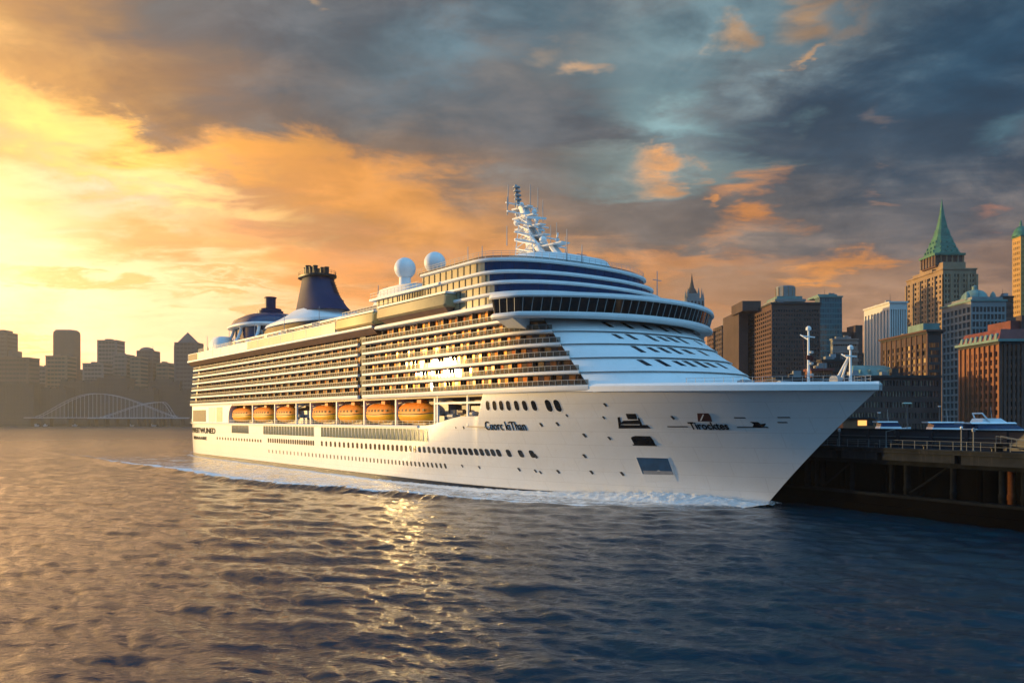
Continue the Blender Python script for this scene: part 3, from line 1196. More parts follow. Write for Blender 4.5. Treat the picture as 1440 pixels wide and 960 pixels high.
def railing(path, z, h, name, parent, step=1.6, bars=(0.5, 1.0), r=0.035, matn='rail_metal'):
    mb = MB()
    for fr in bars:
        for a, b_ in zip(path[:-1], path[1:]):
            mb.tube((a[0], a[1], z + h * fr), (b_[0], b_[1], z + h * fr), r, n=4)
    for q in walk(path, step, 0.2):
        mb.tube((q[0], q[1], z), (q[0], q[1], z + h), r, n=4)
    return mb.build(name, matn, parent)


railing(plan_path(UH - 0.3, 187, 10.3, 166.0), 44.3, 1.35, 'top_railing', ship, bars=(0.35, 0.7, 1.0))

# ------------------------------------------------------------------ open top decks aft
AFTP = plan_path(BEAM, 150, 0.1, 4.0, 0, 0.01, ncurve=1, port=False)
# overhanging lip with brown soffit
lip = [(s_, -BEAM, 0, -1) for s_ in (4.0, 30, 60, 90, 120, S_BREAK + 8)]
MB().sweep(lip, [(1.25, 34.55), (1.5, 34.7), (1.5, 35.15), (1.2, 35.3), (-3, 35.3), (-3, 34.55)]).build('deck_lip', 'white_paint', ship, smooth=40)
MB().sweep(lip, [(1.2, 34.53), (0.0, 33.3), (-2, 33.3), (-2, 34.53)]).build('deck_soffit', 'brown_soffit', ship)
MB().box(3.4, 150, -BEAM + 0.5, BEAM - 0.5, 34.2, 35.28).build('lido_deck', 'cream_deck', ship)
# deck edge forward of the pods
lip2 = [(s_, -BEAM, 0, -1) for s_ in (S_BREAK + 8.5, 170, 185)] + [q for q in plan_path(BEAM, S_CURVE - 4, 12, 186, 0, R(25), ncurve=6, port=False)]
MB().sweep(lip2, [(0.7, 34.1), (1.0, 34.3), (1.0, 34.8), (0.8, 34.95), (-2.5, 34.95), (-2.5, 34.1)]).build('deck_lip', 'white_paint', ship, smooth=40)
# wind screen panels along the lido deck, their tints painting the reflected sunset
def screen(s0, s1, matn, name, z0=35.3, z1=37.5, out=1.3):
    n = max(1, int(round((s1 - s0) / 9)))
    pn = MB()
    fr = MB()
    for k in range(n):
        a, b_ = s0 + (s1 - s0) * k / n + 0.06, s0 + (s1 - s0) * (k + 1) / n - 0.06
        pn.box(a, b_, -BEAM - out, -BEAM - out + 0.08, z0, z1)
        fr.box(a - 0.1, a + 0.02, -BEAM - out - 0.04, -BEAM - out + 0.14, z0, z1)
    fr.box(s0, s1, -BEAM - out - 0.06, -BEAM - out + 0.18, z1, z1 + 0.16)
    p_ = pn.build(name, matn, ship)
    fr.build('screen_frame', 'white_paint', p_)


screen(4.5, 16, 'teal_glass', 'wind_screen_panel')
screen(16.2, 68, 'panel_gold', 'wind_screen_panel')
screen(68.2, 130.5, 'screen_glass', 'wind_screen_panel')
# two overhanging lounges shaped like pods
for s0, s1, zb, zt, matn in ((132.0, 151.6, 35.35, 38.1, 'panel_gold'), (153.2, 181.5, 35.9, 38.6, 'panel_olive')):
    rings = []
    for s_, f in ((s0, 0.0), (s0 + 0.5, 1.0), (s1 - 0.5, 1.0), (s1, 0.0)):
        e = 0.25 * (1 - f)
        rings.append([(s_, -BEAM + 2, zb + e), (s_, -BEAM - 1.7 + e, zb + e), (s_, -BEAM - 2.1 + e, zb + 0.4 + e), (s_, -BEAM - 1.9 + e, zt - 0.3 - e), (s_, -BEAM - 1.5 + e, zt - e), (s_, -BEAM + 2, zt - e)])
    pod = MB().loft(rings).build('lounge_pod', matn, ship, smooth=30)
    MB().loft([[(s0 + 0.6, -BEAM + 2, zb - 0.02), (s1 - 0.6, -BEAM + 2, zb - 0.02), (s1 - 0.6, -BEAM - 1.5, zb - 0.02), (s0 + 0.6, -BEAM - 1.5, zb - 0.02)],
               [(s0 + 2, -BEAM + 2, zb - 1.0), (s1 - 1.2, -BEAM + 2, zb - 1.0), (s1 - 1.2, -BEAM - 0.3, zb - 1.0), (s0 + 2, -BEAM - 0.3, zb - 1.0)]]).build('pod_soffit', 'brown_soffit', pod)
    MB().box(s0 + 0.2, s1 - 0.2, -BEAM - 1.75, -BEAM + 1.8, zt + 0.01, zt + 0.4).build('pod_roof', 'white_paint', pod)
# white cap decks stepping up behind the pods
MB().box(128, 172, -BEAM + 0.2, BEAM - 0.2, 38.2, 38.75).build('sun_deck', 'white_paint', ship)
MB().box(130, 171, -BEAM + 2.5, BEAM - 2.5, 35.2, 38.3).build('deck_house', 'cabin_wall', ship)
MB().box(146, 176, -BEAM + 0.0, BEAM, 41.1, 41.6).build('sun_deck', 'white_paint', ship)
gb = MB().box(148, 172, -BEAM + 0.9, BEAM - 0.9, 38.7, 41.2).build('side_glazing', 'sunset_tint_glass', ship)
for s_ in np.arange(149, 172, 2.15):
    MB().box(s_, s_ + 0.2, -BEAM + 0.78, -BEAM + 0.95, 38.75, 41.15).build('side_mullion', 'dark_recess', gb)


def straight(s0, s1, y):
    return [(s0, y, 0, -1), (s1, y, 0, -1)]


railing(straight(17, 131, -BEAM - 1.2), 37.66, 1.1, 'deck_railing', ship, step=2.0, bars=(0.33, 0.66, 1.0), r=0.05)
railing(straight(131, 156, -BEAM + 0.4), 38.75, 1.3, 'deck_railing', ship, step=1.6, bars=(0.5, 1.0), r=0.05)
railing(straight(146, 168, -BEAM + 0.3), 41.6, 1.3, 'deck_railing', ship, step=1.6, bars=(0.5, 1.0), r=0.05)
railing([(3.6, 20, -1, 0), (3.6, -22.5, -1, 0), (16, -22.8, 0, -1)], 35.3, 1.3, 'deck_railing', ship, step=1.5, bars=(0.33, 0.66, 1.0), r=0.05)
railing([(1.0, 22, -1, 0), (1.0, -22.3, -1, 0), (44, -22.5, 0, -1)], Z_SHEER, 1.2, 'deck_railing', ship, step=1.5, bars=(0.33, 0.66, 1.0), r=0.05)


# ------------------------------------------------------------------ funnel, aft lounge, radomes, mast
def ring(cx, cy, z, a, b_, n=28, e=2.4, shift=0.0):
    out = []
    for i in range(n):
        w = 2 * math.pi * i / n
        c, s_ = math.cos(w), math.sin(w)
        out.append((cx + shift + a * math.copysign(abs(c) ** (2 / e), c), cy + b_ * math.copysign(abs(s_) ** (2 / e), s_), z))
    return out


# aft deck houses
MB().box(14, 128, -13, 13, 35.2, 40.2).build('deck_house', 'white_paint', ship)
hs = MB().box(30, 112, -15.5, 15.5, 40.2, 40.9)
hs.build('house_roof', 'white_paint', ship)
hb = MB().loft([ring(58, 0, 40.9, 31, 12.5), ring(58, 0, 44.2, 30.5, 12.2)]).build('skirt_window', 'dark_glass', ship, smooth=40)
sk = MB().loft([ring(61, 0, 44.2, 25, 12.8), ring(62, 0, 45.2, 24, 12.6), ring(64, 0, 46.6, 17.5, 10.4), ring(66, 0, 48.0, 13.8, 8.6), ring(67, 0, 49.2, 12.0, 7.4)]).build('funnel_skirt', 'white_paint', ship, smooth=40)
fn = MB().loft([ring(69.0, 0, 48.4, 12.8, 7.6), ring(68.2, 0, 50.2, 11.0, 6.8), ring(67.0, 0, 52.6, 9.6, 6.1), ring(65.8, 0, 55.2, 7.9, 5.4), ring(65.4, 0, 57.8, 7.0, 4.8), ring(65, 0, 60.2, 6.3, 4.4)]).build('funnel', 'navy_paint', ship, smooth=50)
mb = MB()
for k in range(9):
    z = 52.0 + k * 0.9
    f = k / 8
    a, b_ = 10.3 - 3.6 * f ** 0.6, 6.55 - 1.8 * f ** 0.7
    cx = 66.6 - 1.5 * f
    mb.sweep([(x, y, (x - cx) / math.hypot(x - cx, y), y / math.hypot(x - cx, y)) for x, y, _ in ring(cx, 0, z, a, b_, 28)][1:13] , [(0.0, z), (0.16, z + 0.08), (0.16, z + 0.3), (0.0, z + 0.36)])
mb.build('funnel_louvre', 'black_metal', fn)
MB().loft([ring(65, 0, 60.1, 7.2, 5.2), ring(65, 0, 60.3, 7.6, 5.6), ring(65, 0, 60.9, 7.6, 5.6), ring(65, 0, 61.0, 6.9, 5.0)]).build('funnel_collar', 'black_metal', fn, smooth=40)
for i, (dx_, dy_, h, r) in enumerate(((-3.5, -2.3, 3.0, .85), (-1.4, -2.6, 3.3, .95), (0.9, -2.4, 2.6, .8), (3.4, -2.2, 2.7, .8), (-3.4, 1.9, 3.1, .9), (-0.8, 2.3, 3.2, .9), (1.9, 2.2, 2.7, .8), (4.3, 1.4, 2.5, .75))):
    MB().lathe([(r, 0), (r, h), (r * 1.12, h), (r * 1.12, h + 0.25), (r * 0.7, h + 0.25), (r * 0.6, h - 0.4)], (65 + dx_, dy_, 60.8), 12).build('exhaust_pipe', 'black_metal', fn, smooth=40)
railing([(x, y, 0, 0) for x, y, _ in ring(65, 0, 61, 7.4, 5.4, 20)], 61.0, 1.1, 'collar_railing', fn, step=1.5, r=0.05, matn='black_metal')

# stern lounge: lens-shaped roof on white arches
lc = (30.0, -3.0)
MB().loft([ring(lc[0], lc[1], 40.5, 15.0, 11.5), ring(lc[0], lc[1], 46.2, 14.2, 11.0)]).build('lounge_wall', 'front_glass', ship, smooth=40)
roof = MB().loft([ring(lc[0] - 0.5, lc[1], 46.0, 15.5, 12.0), ring(lc[0] - 0.8, lc[1], 46.4, 17.5, 13.2), ring(lc[0] - 0.8, lc[1], 46.9, 17.6, 13.3), ring(lc[0] - 0.5, lc[1], 47.3, 16.8, 12.8)]).build('lounge_brow', 'white_paint', ship, smooth=40)
MB().loft([ring(lc[0] - 0.5, lc[1], 47.1, 16.6, 12.6), ring(lc[0], lc[1], 49.2, 15.2, 11.5), ring(lc[0] + 0.5, lc[1], 50.8, 11.5, 8.6), ring(lc[0] + 1, lc[1], 51.6, 6.0, 4.5), ring(lc[0] + 1, lc[1], 51.8, 2.0, 1.5)]).build('lounge_dome', 'front_glass', roof, smooth=40)
for dxx in (-13.5, -5.0, 3.5, 12.0):
    for sg in (-1, 1):
        k = math.sqrt(max(0.05, 1 - (dxx / 17.0) ** 2))
        pts = []
        for q in range(9):
            w = q / 8
            pts.append((lc[0] + dxx * (1 + 0.15 * (1 - w)), lc[1] + sg * (11.6 * k + 2.6 * (1 - w) ** 2), 40.3 + 6.4 * w))
        mb = MB()
        for a, b_ in zip(pts[:-1], pts[1:]):
            mb.tube(a, b_, 0.6, n=6)
        mb.build('lounge_arch', 'white_paint', ship, smooth=60)
tb = MB()
tb.lathe([(4.6, 0), (4.6, 1.4), (3.9, 1.6), (3.9, 2.2)], (lc[0] + 1, lc[1], 51.3), 20)
tb.lathe([(1.9, 0), (1.9, 4.2), (2.2, 4.2), (2.2, 4.6), (1.5, 4.6)], (lc[0] + 1, lc[1], 53.2), 16)
tb.build('vent_tower', 'navy_paint', ship, smooth=35)
for px_, zt in ((392, 52), (402, 50.5), (408, 51.5)):
    s_ = s_at(px_, 0)
    MB().lathe([(1.5, 0), (1.6, 3.4), (2.1, 4.4), (2.1, zt - 45.2), (1.0, zt - 45)], (s_, 0.0, 44.0), 12).build('vent_cowl', 'white_paint', ship, smooth=40)
MB().loft([ring(20, -17, 38.6, 6.5, 3.8), ring(20, -17, 41.5, 6.2, 3.6), ring(20.5, -17, 43.2, 4.6, 2.6)]).build('stern_canopy', 'white_paint', ship, smooth=40)
MB().box(36, 118, -17.2, -16.9, 35.3, 40.4).build('lido_window', 'dark_glass', ship)
MB().box(34, 120, -17.6, -12.8, 40.3, 40.75).build('house_roof', 'white_paint', ship)
rr = random.Random(3)
# loungers and parasols read as small clutter along the rail
for k in range(46):
    s_ = rr.uniform(20, 128)
    MB().obox((s_, -19.5 + rr.uniform(-1.5, 1.5), 35.3 + 1.5 + rr.uniform(0, 1.0)), (rr.uniform(0.6, 2.2), rr.uniform(0.6, 1.6), rr.uniform(1.6, 4.4)), rr.uniform(0, 1)).build('deck_locker', rr.choice(['grey_metal', 'white_paint', 'navy_paint', 'cream_deck', 'brown_soffit']), ship)
for k in range(5):
    s_ = 20 + k * 24
    MB().tube((s_, -22, 35.3), (s_, -22, 43.5), 0.12, 0.07).build('deck_light_pole', 'rail_metal', ship)
# aft railing posts with furled parasols
for k in range(9):
    s_ = 5 + k * 1.8
    MB().lathe([(0.05, 0), (0.07, 1.2), (0.45, 1.4), (0.08, 3.1)], (s_, -19 + (k % 3) * 1.5, 37.4), 8).build('furled_parasol', 'cabin_wall', ship)

# satellite radomes
for px_, py_, r in ((569.5, 377.5, 2.95), (611.5, 369.5, 2.8)):
    s_ = s_at(px_, 0)
    zc = z_at((s_, 0), py_)
    rd = MB().sphere((s_, 0, zc), r, 14).build('radome', 'radome_white', ship, smooth=60)
    MB().lathe([(1.9, 0), (1.6, zc - 43 - r * 0.86)], (s_, 0, 43.0), 16).build('radome_pedestal', 'white_paint', rd, smooth=40)
MB().box(112, 152, -9, 9, 38.7, 43.1).build('deck_house', 'white_paint', ship)
MB().box(110, 150, -11, 11, 43.1, 43.6).build('house_roof', 'front_glass', ship)
MB().loft([ring(124, 0, 43.6, 13, 7.5, e=3), ring(125, 0, 48.6, 10.5, 6, e=3), ring(125, 0, 49.0, 10.5, 6, e=3)]).build('antenna_house', 'white_paint', ship, smooth=40)
# clutter of masts and boxes astern of the radomes
s_ = s_at(547, 0)
mb = MB()
mb.box(s_ - 2.5, s_ + 2.5, -3, 3, 43.5, 47.0)
mb.box(s_ - 3.4, s_ + 3.0, -3.8, 3.8, 47.0, 47.4)
mb.build('antenna_base', 'white_paint', ship)
MB().lathe([(1.9, 0), (2.0, 2.6), (1.6, 3.0), (0.6, 3.4)], (s_ + 0.3, -0.5, 47.4), 16).build('antenna_drum', 'front_glass', ship, smooth=40)
for dx_, dy_, h in ((-2.6, -2, 4.5), (-1.2, 2.6, 3.4), (2.4, -2.8, 3.0), (-3.1, 0.5, 2.4)):
    MB().tube((s_ + dx_, dy_, 47.2), (s_ + dx_, dy_, 47.2 + h), 0.16, 0.1, 6).build('whip_antenna', 'rail_metal', ship)

# main radar mast, raked aft
MBASE, MTOP = 180.5, 173.0


def mpos(z):
    f = (z - 44.0) / (66.0 - 44.0)
    return MBASE + (MTOP - MBASE) * f


MB().loft([ring(182, 0, 44.2, 14, 13, e=3), ring(182, 0, 46.8, 12.5, 11.5, e=3), ring(181.5, 0, 47.2, 11.5, 10.5, e=3)]).build('mast_house', 'white_paint', ship, smooth=40)
rings = []
for z, a, b_ in ((47, 2.4, 2.0), (50.5, 1.6, 1.4), (54, 1.1, 1.05), (57.5, 0.9, 0.85), (60.0, 0.9, 0.9), (60.8, 1.1, 1.1)):
    rings.append(ring(mpos(z), 0, z, a, b_, 12, 3.2))
mast = MB().loft(rings).build('radar_mast', 'white_paint', ship, smooth=30)
mb = MB()
for sg in (-1, 1):
    mb.loft([ring(mpos(47) + 5.5, sg * 1.6, 47, 1.4, 0.7, 8), ring(mpos(53) + 1.6, sg * 1.2, 53, 0.8, 0.5, 8), ring(mpos(56) + 0.5, sg * 0.8, 56, 0.5, 0.4, 8)])
mb.loft([ring(mpos(47) + 8.5, 0, 47, 1.0, 1.0, 8), ring(mpos(50.5) + 6.2, 0, 50.6, 0.9, 0.9, 8)])
mb.build('mast_strut', 'white_paint', mast, smooth=40)
lat = MB()
for k in range(7):
    za_, zb_ = 47.5 + k * 1.8, 49.3 + k * 1.8
    wa, wb = 4.6 * (1 - k / 8.5), 4.6 * (1 - (k + 1) / 8.5)
    for sy in (-1, 1):
        for (xa, ya), (xb, yb) in (((wa, sy * wa * .7), (-wb, sy * wb * .7)), ((-wa, sy * wa * .7), (wb, sy * wb * .7)), ((wa, sy * wa * .7), (wb, sy * wb * .7)), ((-wa, sy * wa * .7), (-wb, sy * wb * .7))):
            lat.tube((mpos(za_) + xa * .8, ya, za_), (mpos(zb_) + xb * .8, yb, zb_), 0.13, n=5)
lat.build('mast_lattice', 'white_paint', mast)
for z, fwd, aft, wd in ((50.4, 10.5, 3.5, 3.2), (53.2, 5.5, 4.0, 2.4), (55.6, 5.0, 3.2, 2.2), (58.2, 3.4, 3.4, 2.0), (60.4, 2.4, 3.0, 1.8)):
    x = mpos(z)
    MB().loft([[(x - aft, -wd * .6, z), (x + fwd, -wd * .35, z), (x + fwd, wd * .35, z), (x - aft, wd * .6, z)],
               [(x - aft, -wd * .65, z + 0.35), (x + fwd, -wd * .4, z + 0.25), (x + fwd, wd * .4, z + 0.25), (x - aft, wd * .65, z + 0.35)]]).build('mast_platform', 'white_paint', mast)
for z, half, dxo in ((61.2, 4.4, -0.5), (58.9, 5.2, 0.2), (56.2, 4.6, 1.6), (53.6, 6.0, 2.0), (51.6, 7.2, 3.0)):
    x = mpos(z) + dxo
    MB().tube((x, -half, z), (x, half, z), 0.2, 0.2, 6).build('yardarm', 'white_paint', mast)
for z, yy, h in ((61.2, -4.2, 3.8), (61.2, 4.2, 4.6), (61.2, -2.2, 2.2), (61.2, 2.0, 5.0), (58.9, -5.0, 3.2), (58.9, 5.0, 4.2), (53.6, 5.8, 3.6), (51.6, -7.0, 3.4), (51.6, 7.0, 6.2), (50.5, 9.2, 4.4)):
    x = mpos(z)
    MB().tube((x, yy, z - 0.8), (x, yy, z + h), 0.13, 0.08, 6).build('whip_antenna', 'rail_metal', mast)
tp = MB()
x0 = mpos(60.5) - 1.0
tp.tube((x0, -0.6, 60.6), (x0 - 1.2, -0.6, 66.0), 0.5, 0.35, 10)
for q in range(5):
    zq = 61.4 + q * 0.95
    tp.lathe([(0.4, 0), (0.85, 0.1), (0.85, 0.35), (0.4, 0.45)], (x0 - (zq - 60.6) * 0.18, -0.6, zq), 10)
tp.build('mast_pole', 'rail_metal', mast, smooth=40)
for z, L, dxo, rz in ((54.4, 5.4, 3.4, 0.5), (56.8, 4.4, 3.2, -0.4), (51.4, 6.0, 8.2, 0.9), (59.4, 3.4, -2.8, 0.3)):
    x = mpos(z) + dxo
    mb = MB().lathe([(0.3, -0.8), (0.3, 0.0), (0.5, 0.0), (0.5, 0.35), (0.2, 0.4)], (x, 0, z), 10)
    mb.obox((x, 0, z + 0.65), (0.35, L, 0.45), rz)
    mb.build('radar_scanner', 'white_paint', mast, smooth=35)
for z, dx_, dy_, r in ((57.2, -1.8, -1.4, 0.75), (59.3, 2.2, 0.9, 0.6), (54.8, -2.6, 1.6, 0.7), (51.8, 5.5, -1.5, 0.8), (61.0, 0.8, -1.1, 0.5)):
    MB().sphere((mpos(z) + dx_, dy_, z), r, 8).build('small_radome', 'radome_white', mast, smooth=60)
# single whips and light poles along the top rail
for px_, py0, u in ((658, 347, 12), (678, 346, 14), (862, 344, 2), (949, 381, -20), (803, 322, 6), (1008, 380, -22)):
    if px_ > 1000:
        continue
    s_ = min(s_at(px_, u), 196)
    zt = z_at((s_, -u), py0)
    mb = MB().tube((s_, -u, 44.2 if px_ < 940 else 35.6), (s_, -u, zt), 0.16, 0.07, 6)
    if px_ in (862, 949):
        mb.tube((s_, -u - 1.3, zt - 2.0), (s_, -u + 1.3, zt - 2.0), 0.09, n=5)
    mb.build('whip_antenna', 'rail_metal', ship)

# ------------------------------------------------------------------ foredeck
def mast_fore(px_, py0, name, aframe=False):
    s_ = s_at(px_, 0)
    zt = z_at((s_, 0), py0)
    zb = 18.4
    mb = MB().tube((s_, 0, zb), (s_, 0, zt), 0.24, 0.15, 10)
    if aframe:
        mb.tube((s_ - 2.4, 0.9, zb), (s_ - 0.2, 0, zt - 0.8), 0.2, 0.14, 8)
        mb.tube((s_ - 2.4, -0.9, zb), (s_ - 0.2, 0, zt - 0.8), 0.2, 0.14, 8)
    o = mb.build(name, 'white_paint', ship, smooth=40)
    y = MB().tube((s_, -1.6, zt - 0.9), (s_, 1.6, zt - 0.9), 0.12, n=6)
    y.tube((s_, 0, zt - 1.4), (s_ - 1.4, 0, zt - 0.5), 0.1, n=6)
    y.build('yardarm', 'white_paint', o)
    MB().lathe([(0.2, 0), (0.4, 0.1), (0.4, 0.5), (0.15, 0.7)], (s_, 0, zt), 10).build('mast_light', 'radome_white', o)
    if not aframe:
        for q in range(3):
            MB().lathe([(0.16, 0), (0.3, 0.05), (0.3, 0.35), (0.1, 0.4)], (s_ + 0.5, 0, zt - 3.5 - 1.7 * q), 8).build('mast_light', 'rail_metal', o)
    return o


fm = mast_fore(1137, 465, 'foremast')
mast_fore(1196, 492, 'bow_mast', True)
# small signal flag on a halyard of the foremast
sF = s_at(1137, 0)
fl = MB()
g = []
for i in range(7):
    w = i / 6
    g.append([(sF + 0.6 + 1.0 * w, -1.5 - 0.35 * math.sin(w * 5), 23.6 - 0.35 * w), (sF + 0.6 + 0.95 * w, -1.5 - 0.35 * math.sin(w * 5 + 0.4), 22.9 - 0.4 * w)])
fl.loft(g, cap=False, closed=False)
fl.tube((sF, -1.55, 26.4), (sF + 0.6, -1.5, 19.0), 0.03, n=4)
fl.build('signal_flag', 'red_paint', fm, fix=False)
for s_, y_, w, d, h in ((240, 3, 1.6, 2.2, 1.3), (242, -2.4, 1.4, 1.8, 1.2), (247, 0.6, 1.4, 1.6, 1.0), (236.5, -4.5, 2.2, 1.4, 1.5), (249.5, -0.8, 0.8, 0.8, 1.7)):
    mb = MB()
    mb.obox((s_, y_, 18.4 + h / 2), (w, d, h))
    mb.tube((s_, y_ - d * 0.8, 18.4 + h * 0.7), (s_, y_ + d * 0.8, 18.4 + h * 0.7), h * 0.42, n=12)
    mb.build('windlass', 'grey_metal', ship, smooth=35)
fr = []
for sd in np.arange(232, 255, 1.4):
    z = top_z(sd)
    b_ = max(0.05, half_breadth(sd, z) - 1.3)
    fr.append((s_of(sd, z), -b_, 0, -1))
fr2 = [(x, -y, 0, 1) for x, y, _, _ in reversed(fr)]
railing(fr + fr2, 19.15, 1.0, 'bow_railing', ship, step=1.4, r=0.035)

# ------------------------------------------------------------------ promenade: davits, machinery, lifeboats
rz0 = Z_SHEER + 0.02
s_a = s_at(322, BEAM)
# white panel astern of the opening with its rounded corner
mb = MB()
poly = [(4.5, rz0 + 0.05), (s_a - 1.0, rz0 + 0.05)]
for k in range(9):
    a = R(180 - 90 * k / 8)
    poly.append((s_a + 4.0 + 5.0 * math.cos(a), 14.0 + 4.55 * math.sin(a)))
poly += [(s_a + 6, ZR[0] - 0.55), (4.5, ZR[0] - 0.55)]
n = len(poly)
vs = [(a, -BEAM + 0.15, b_) for a, b_ in poly] + [(a, -BEAM + 2.2, b_) for a, b_ in poly]
mb.add(vs, [tuple(range(n)), tuple(range(2 * n - 1, n - 1, -1))] + [(i, (i + 1) % n, n + (i + 1) % n, n + i) for i in range(n)])
mb.build('aft_side_panel', 'white_paint', ship)
for x0, x1, mm in ((271, 289, 'teal_glass'), (293, 302, 'grey_metal'), (304, 312, 'balcony_divider')):
    a, b_ = s_at(x0, BEAM), s_at(x1, BEAM)
    MB().box(a, b_, -BEAM + 0.08, -BEAM + 0.4, rz0 + 0.3, ZR[0] - (2.2 if mm == 'teal_glass' else 1.4)).build('aft_side_window', mm, ship)
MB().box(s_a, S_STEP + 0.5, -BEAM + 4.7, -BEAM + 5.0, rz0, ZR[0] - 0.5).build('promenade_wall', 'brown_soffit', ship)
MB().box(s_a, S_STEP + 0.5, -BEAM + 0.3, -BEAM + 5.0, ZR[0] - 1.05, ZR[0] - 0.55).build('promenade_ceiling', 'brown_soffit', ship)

boats = [(324, 353), (353.5, 383), (386, 414), (436, 470.5), (472, 508.5), (511, 553), (555.5, 607)]
notes = ['aftmost orange lifeboat, half hidden by the rounded corner of the promenade opening',
         'orange lifeboat second from the stern, under the balconies',
         'orange lifeboat just astern of the dark gap in the row',
         'orange lifeboat just forward of the dark gap in the row',
         'orange lifeboat in the middle of the forward four, under the balconies',
         'long orange lifeboat next astern of the foremost one',
         'foremost and longest orange lifeboat, beside the grey machinery bay']


def make_lifeboat(s0, s1, note):
    L = (s1 - s0) * 0.985
    c = (s0 + s1) / 2
    w = SHIP_M @ Vector((c, -BEAM + 1.45, rz0 + 0.9))
    root = empty('lifeboat', w - Vector((0, 0, 0.55)), HEAD)
    root.scale = (1.0, 1.0, 1.22)
    tag(root, note, 'lifeboat', 'orange lifeboats hanging along the promenade')
    hl, hw = L / 2, 1.75

    def sec(x, zs):
        f = abs(x) / hl
        b_ = hw * (1 - f ** 3.0) ** 0.7 if f < 1 else 0.02
        return max(0.04, b_)
    rings, rings2 = [], []
    for x in np.linspace(-hl, hl, 19):
        b_ = sec(x, 0)
        f = abs(x) / hl
        keel = 0.0 + 0.9 * f ** 3
        sh = 1.75 + 0.25 * f ** 2
        rings.append([(x, 0, keel), (x, -b_ * 0.6, keel + 0.25), (x, -b_ * 0.95, keel + 0.8), (x, -b_ * 1.04, sh - 0.25), (x, -b_, sh), (x, b_, sh), (x, b_ * 1.04, sh - 0.25), (x, b_ * 0.95, keel + 0.8), (x, b_ * 0.6, keel + 0.25)])
        top = sh + 1.9 * (1 - f ** 2.6) ** 0.6 + 0.05 if f < 1 else sh + 0.05
        mid = (sh + top) / 2
        rings2.append([(x, -b_ * 0.97, sh), (x, -b_ * 0.95, sh + (top - sh) * 0.35), (x, -b_ * 0.72, sh + (top - sh) * 0.8), (x, -b_ * 0.3, top), (x, b_ * 0.3, top), (x, b_ * 0.72, sh + (top - sh) * 0.8), (x, b_ * 0.95, sh + (top - sh) * 0.35), (x, b_ * 0.97, sh)])
    MB().loft(rings).build('boat_hull', 'lifeboat_yellow', root, smooth=40)
    cn = MB().loft(rings2).build('canopy', 'lifeboat_orange', root, smooth=40)
    nw = max(3, int(L / 2.0))
    for k in range(nw):
        x = -hl * 0.66 + hl * 1.32 * k / (nw - 1)
        b_ = sec(x, 0)
        MB().obox((x, -b_ * 0.955, 2.35), (0.75, 0.12, 0.42)).build('boat_window', 'dark_glass', cn)
    MB().obox((hl * 0.3, 0, 3.75), (1.7, 1.5, 0.75)).build('steering_cabin', 'lifeboat_orange', cn)
    MB().tube((-hl * 0.98, -hw * 0.2, 1.5), (hl * 0.98, -hw * 0.2, 1.5), 0.02, n=4)
    st_ = MB()
    for k in range(19 - 1):
        x0, x1 = np.linspace(-hl, hl, 19)[k:k + 2]
        st_.tube((x0, -sec(x0, 0) * 1.05, 1.62 + 0.25 * (x0 / hl) ** 2), (x1, -sec(x1, 0) * 1.05, 1.62 + 0.25 * (x1 / hl) ** 2), 0.09, n=5)
    st_.build('fender', 'black_metal', root)


for (x0, x1), note in zip(boats, notes):
    make_lifeboat(s_at(x0, BEAM - 0.5), s_at(x1, BEAM - 0.5), note)
# davits between the boats and the rail below them
for px_ in (353.2, 384.5, 414.5, 434.5, 471.2, 509.8, 554.3, 609):
    s_ = s_at(px_, BEAM)
    mb = MB()
    mb.box(s_ - 0.28, s_ + 0.28, -BEAM + 0.35, -BEAM + 0.9, rz0, ZR[0] - 0.6)
    mb.box(s_ - 0.22, s_ + 0.22, -BEAM + 0.4, -BEAM + 4.8, ZR[0] - 1.6, ZR[0] - 1.1)
    mb.tube((s_, -BEAM + 0.8, ZR[0] - 2.4), (s_, -BEAM + 3.4, ZR[0] - 1.3), 0.2, n=6)
    mb.build('davit', 'white_paint', ship)
    mb = MB()
railing(straight(s_a, s_at(612, BEAM), -BEAM + 0.12), rz0, 0.95, 'promenade_railing', ship, step=2.2, bars=(0.5, 1.0), r=0.045)
# dark boat bay and the machinery bay forward
for x0, x1, zz, mm in ((416, 433, 3.6, 'grey_metal'), (612, 627, 4.4, 'grey_metal'), (630, 645, 3.2, 'grey_metal'), (646, 657, 4.6, 'balcony_divider'), (659, 679, 3.9, 'grey_metal')):
    a, b_ = s_at(x0, BEAM - 2), s_at(x1, BEAM - 2)
    mb = MB()
    mb.box(a, b_, -BEAM + 2.6, -BEAM + 4.6, rz0, rz0 + zz)
    mb.box(a + 0.4, b_ - 0.4, -BEAM + 1.9, -BEAM + 2.5, rz0, rz0 + zz * 0.45)
    mb.tube(((a + b_) / 2 - 1, -BEAM + 1.6, rz0 + zz * 0.6), ((a + b_) / 2 + 1, -BEAM + 1.6, rz0 + zz * 0.6), 0.5, n=10)
    mb.build('deck_winch', mm, ship, smooth=35)
MB().box(s_at(610, BEAM), S_STEP, -BEAM + 0.25, -BEAM + 0.6, ZR[0] - 2.35, ZR[0] - 1.95).build('promenade_beam', 'white_paint', ship)
for px_ in (613, 655):
    s_ = s_at(px_, BEAM)
    MB().box(s_ - 0.2, s_ + 0.2, -BEAM + 0.3, -BEAM + 0.7, rz0, ZR[0] - 0.6).build('promenade_post', 'white_paint', ship)


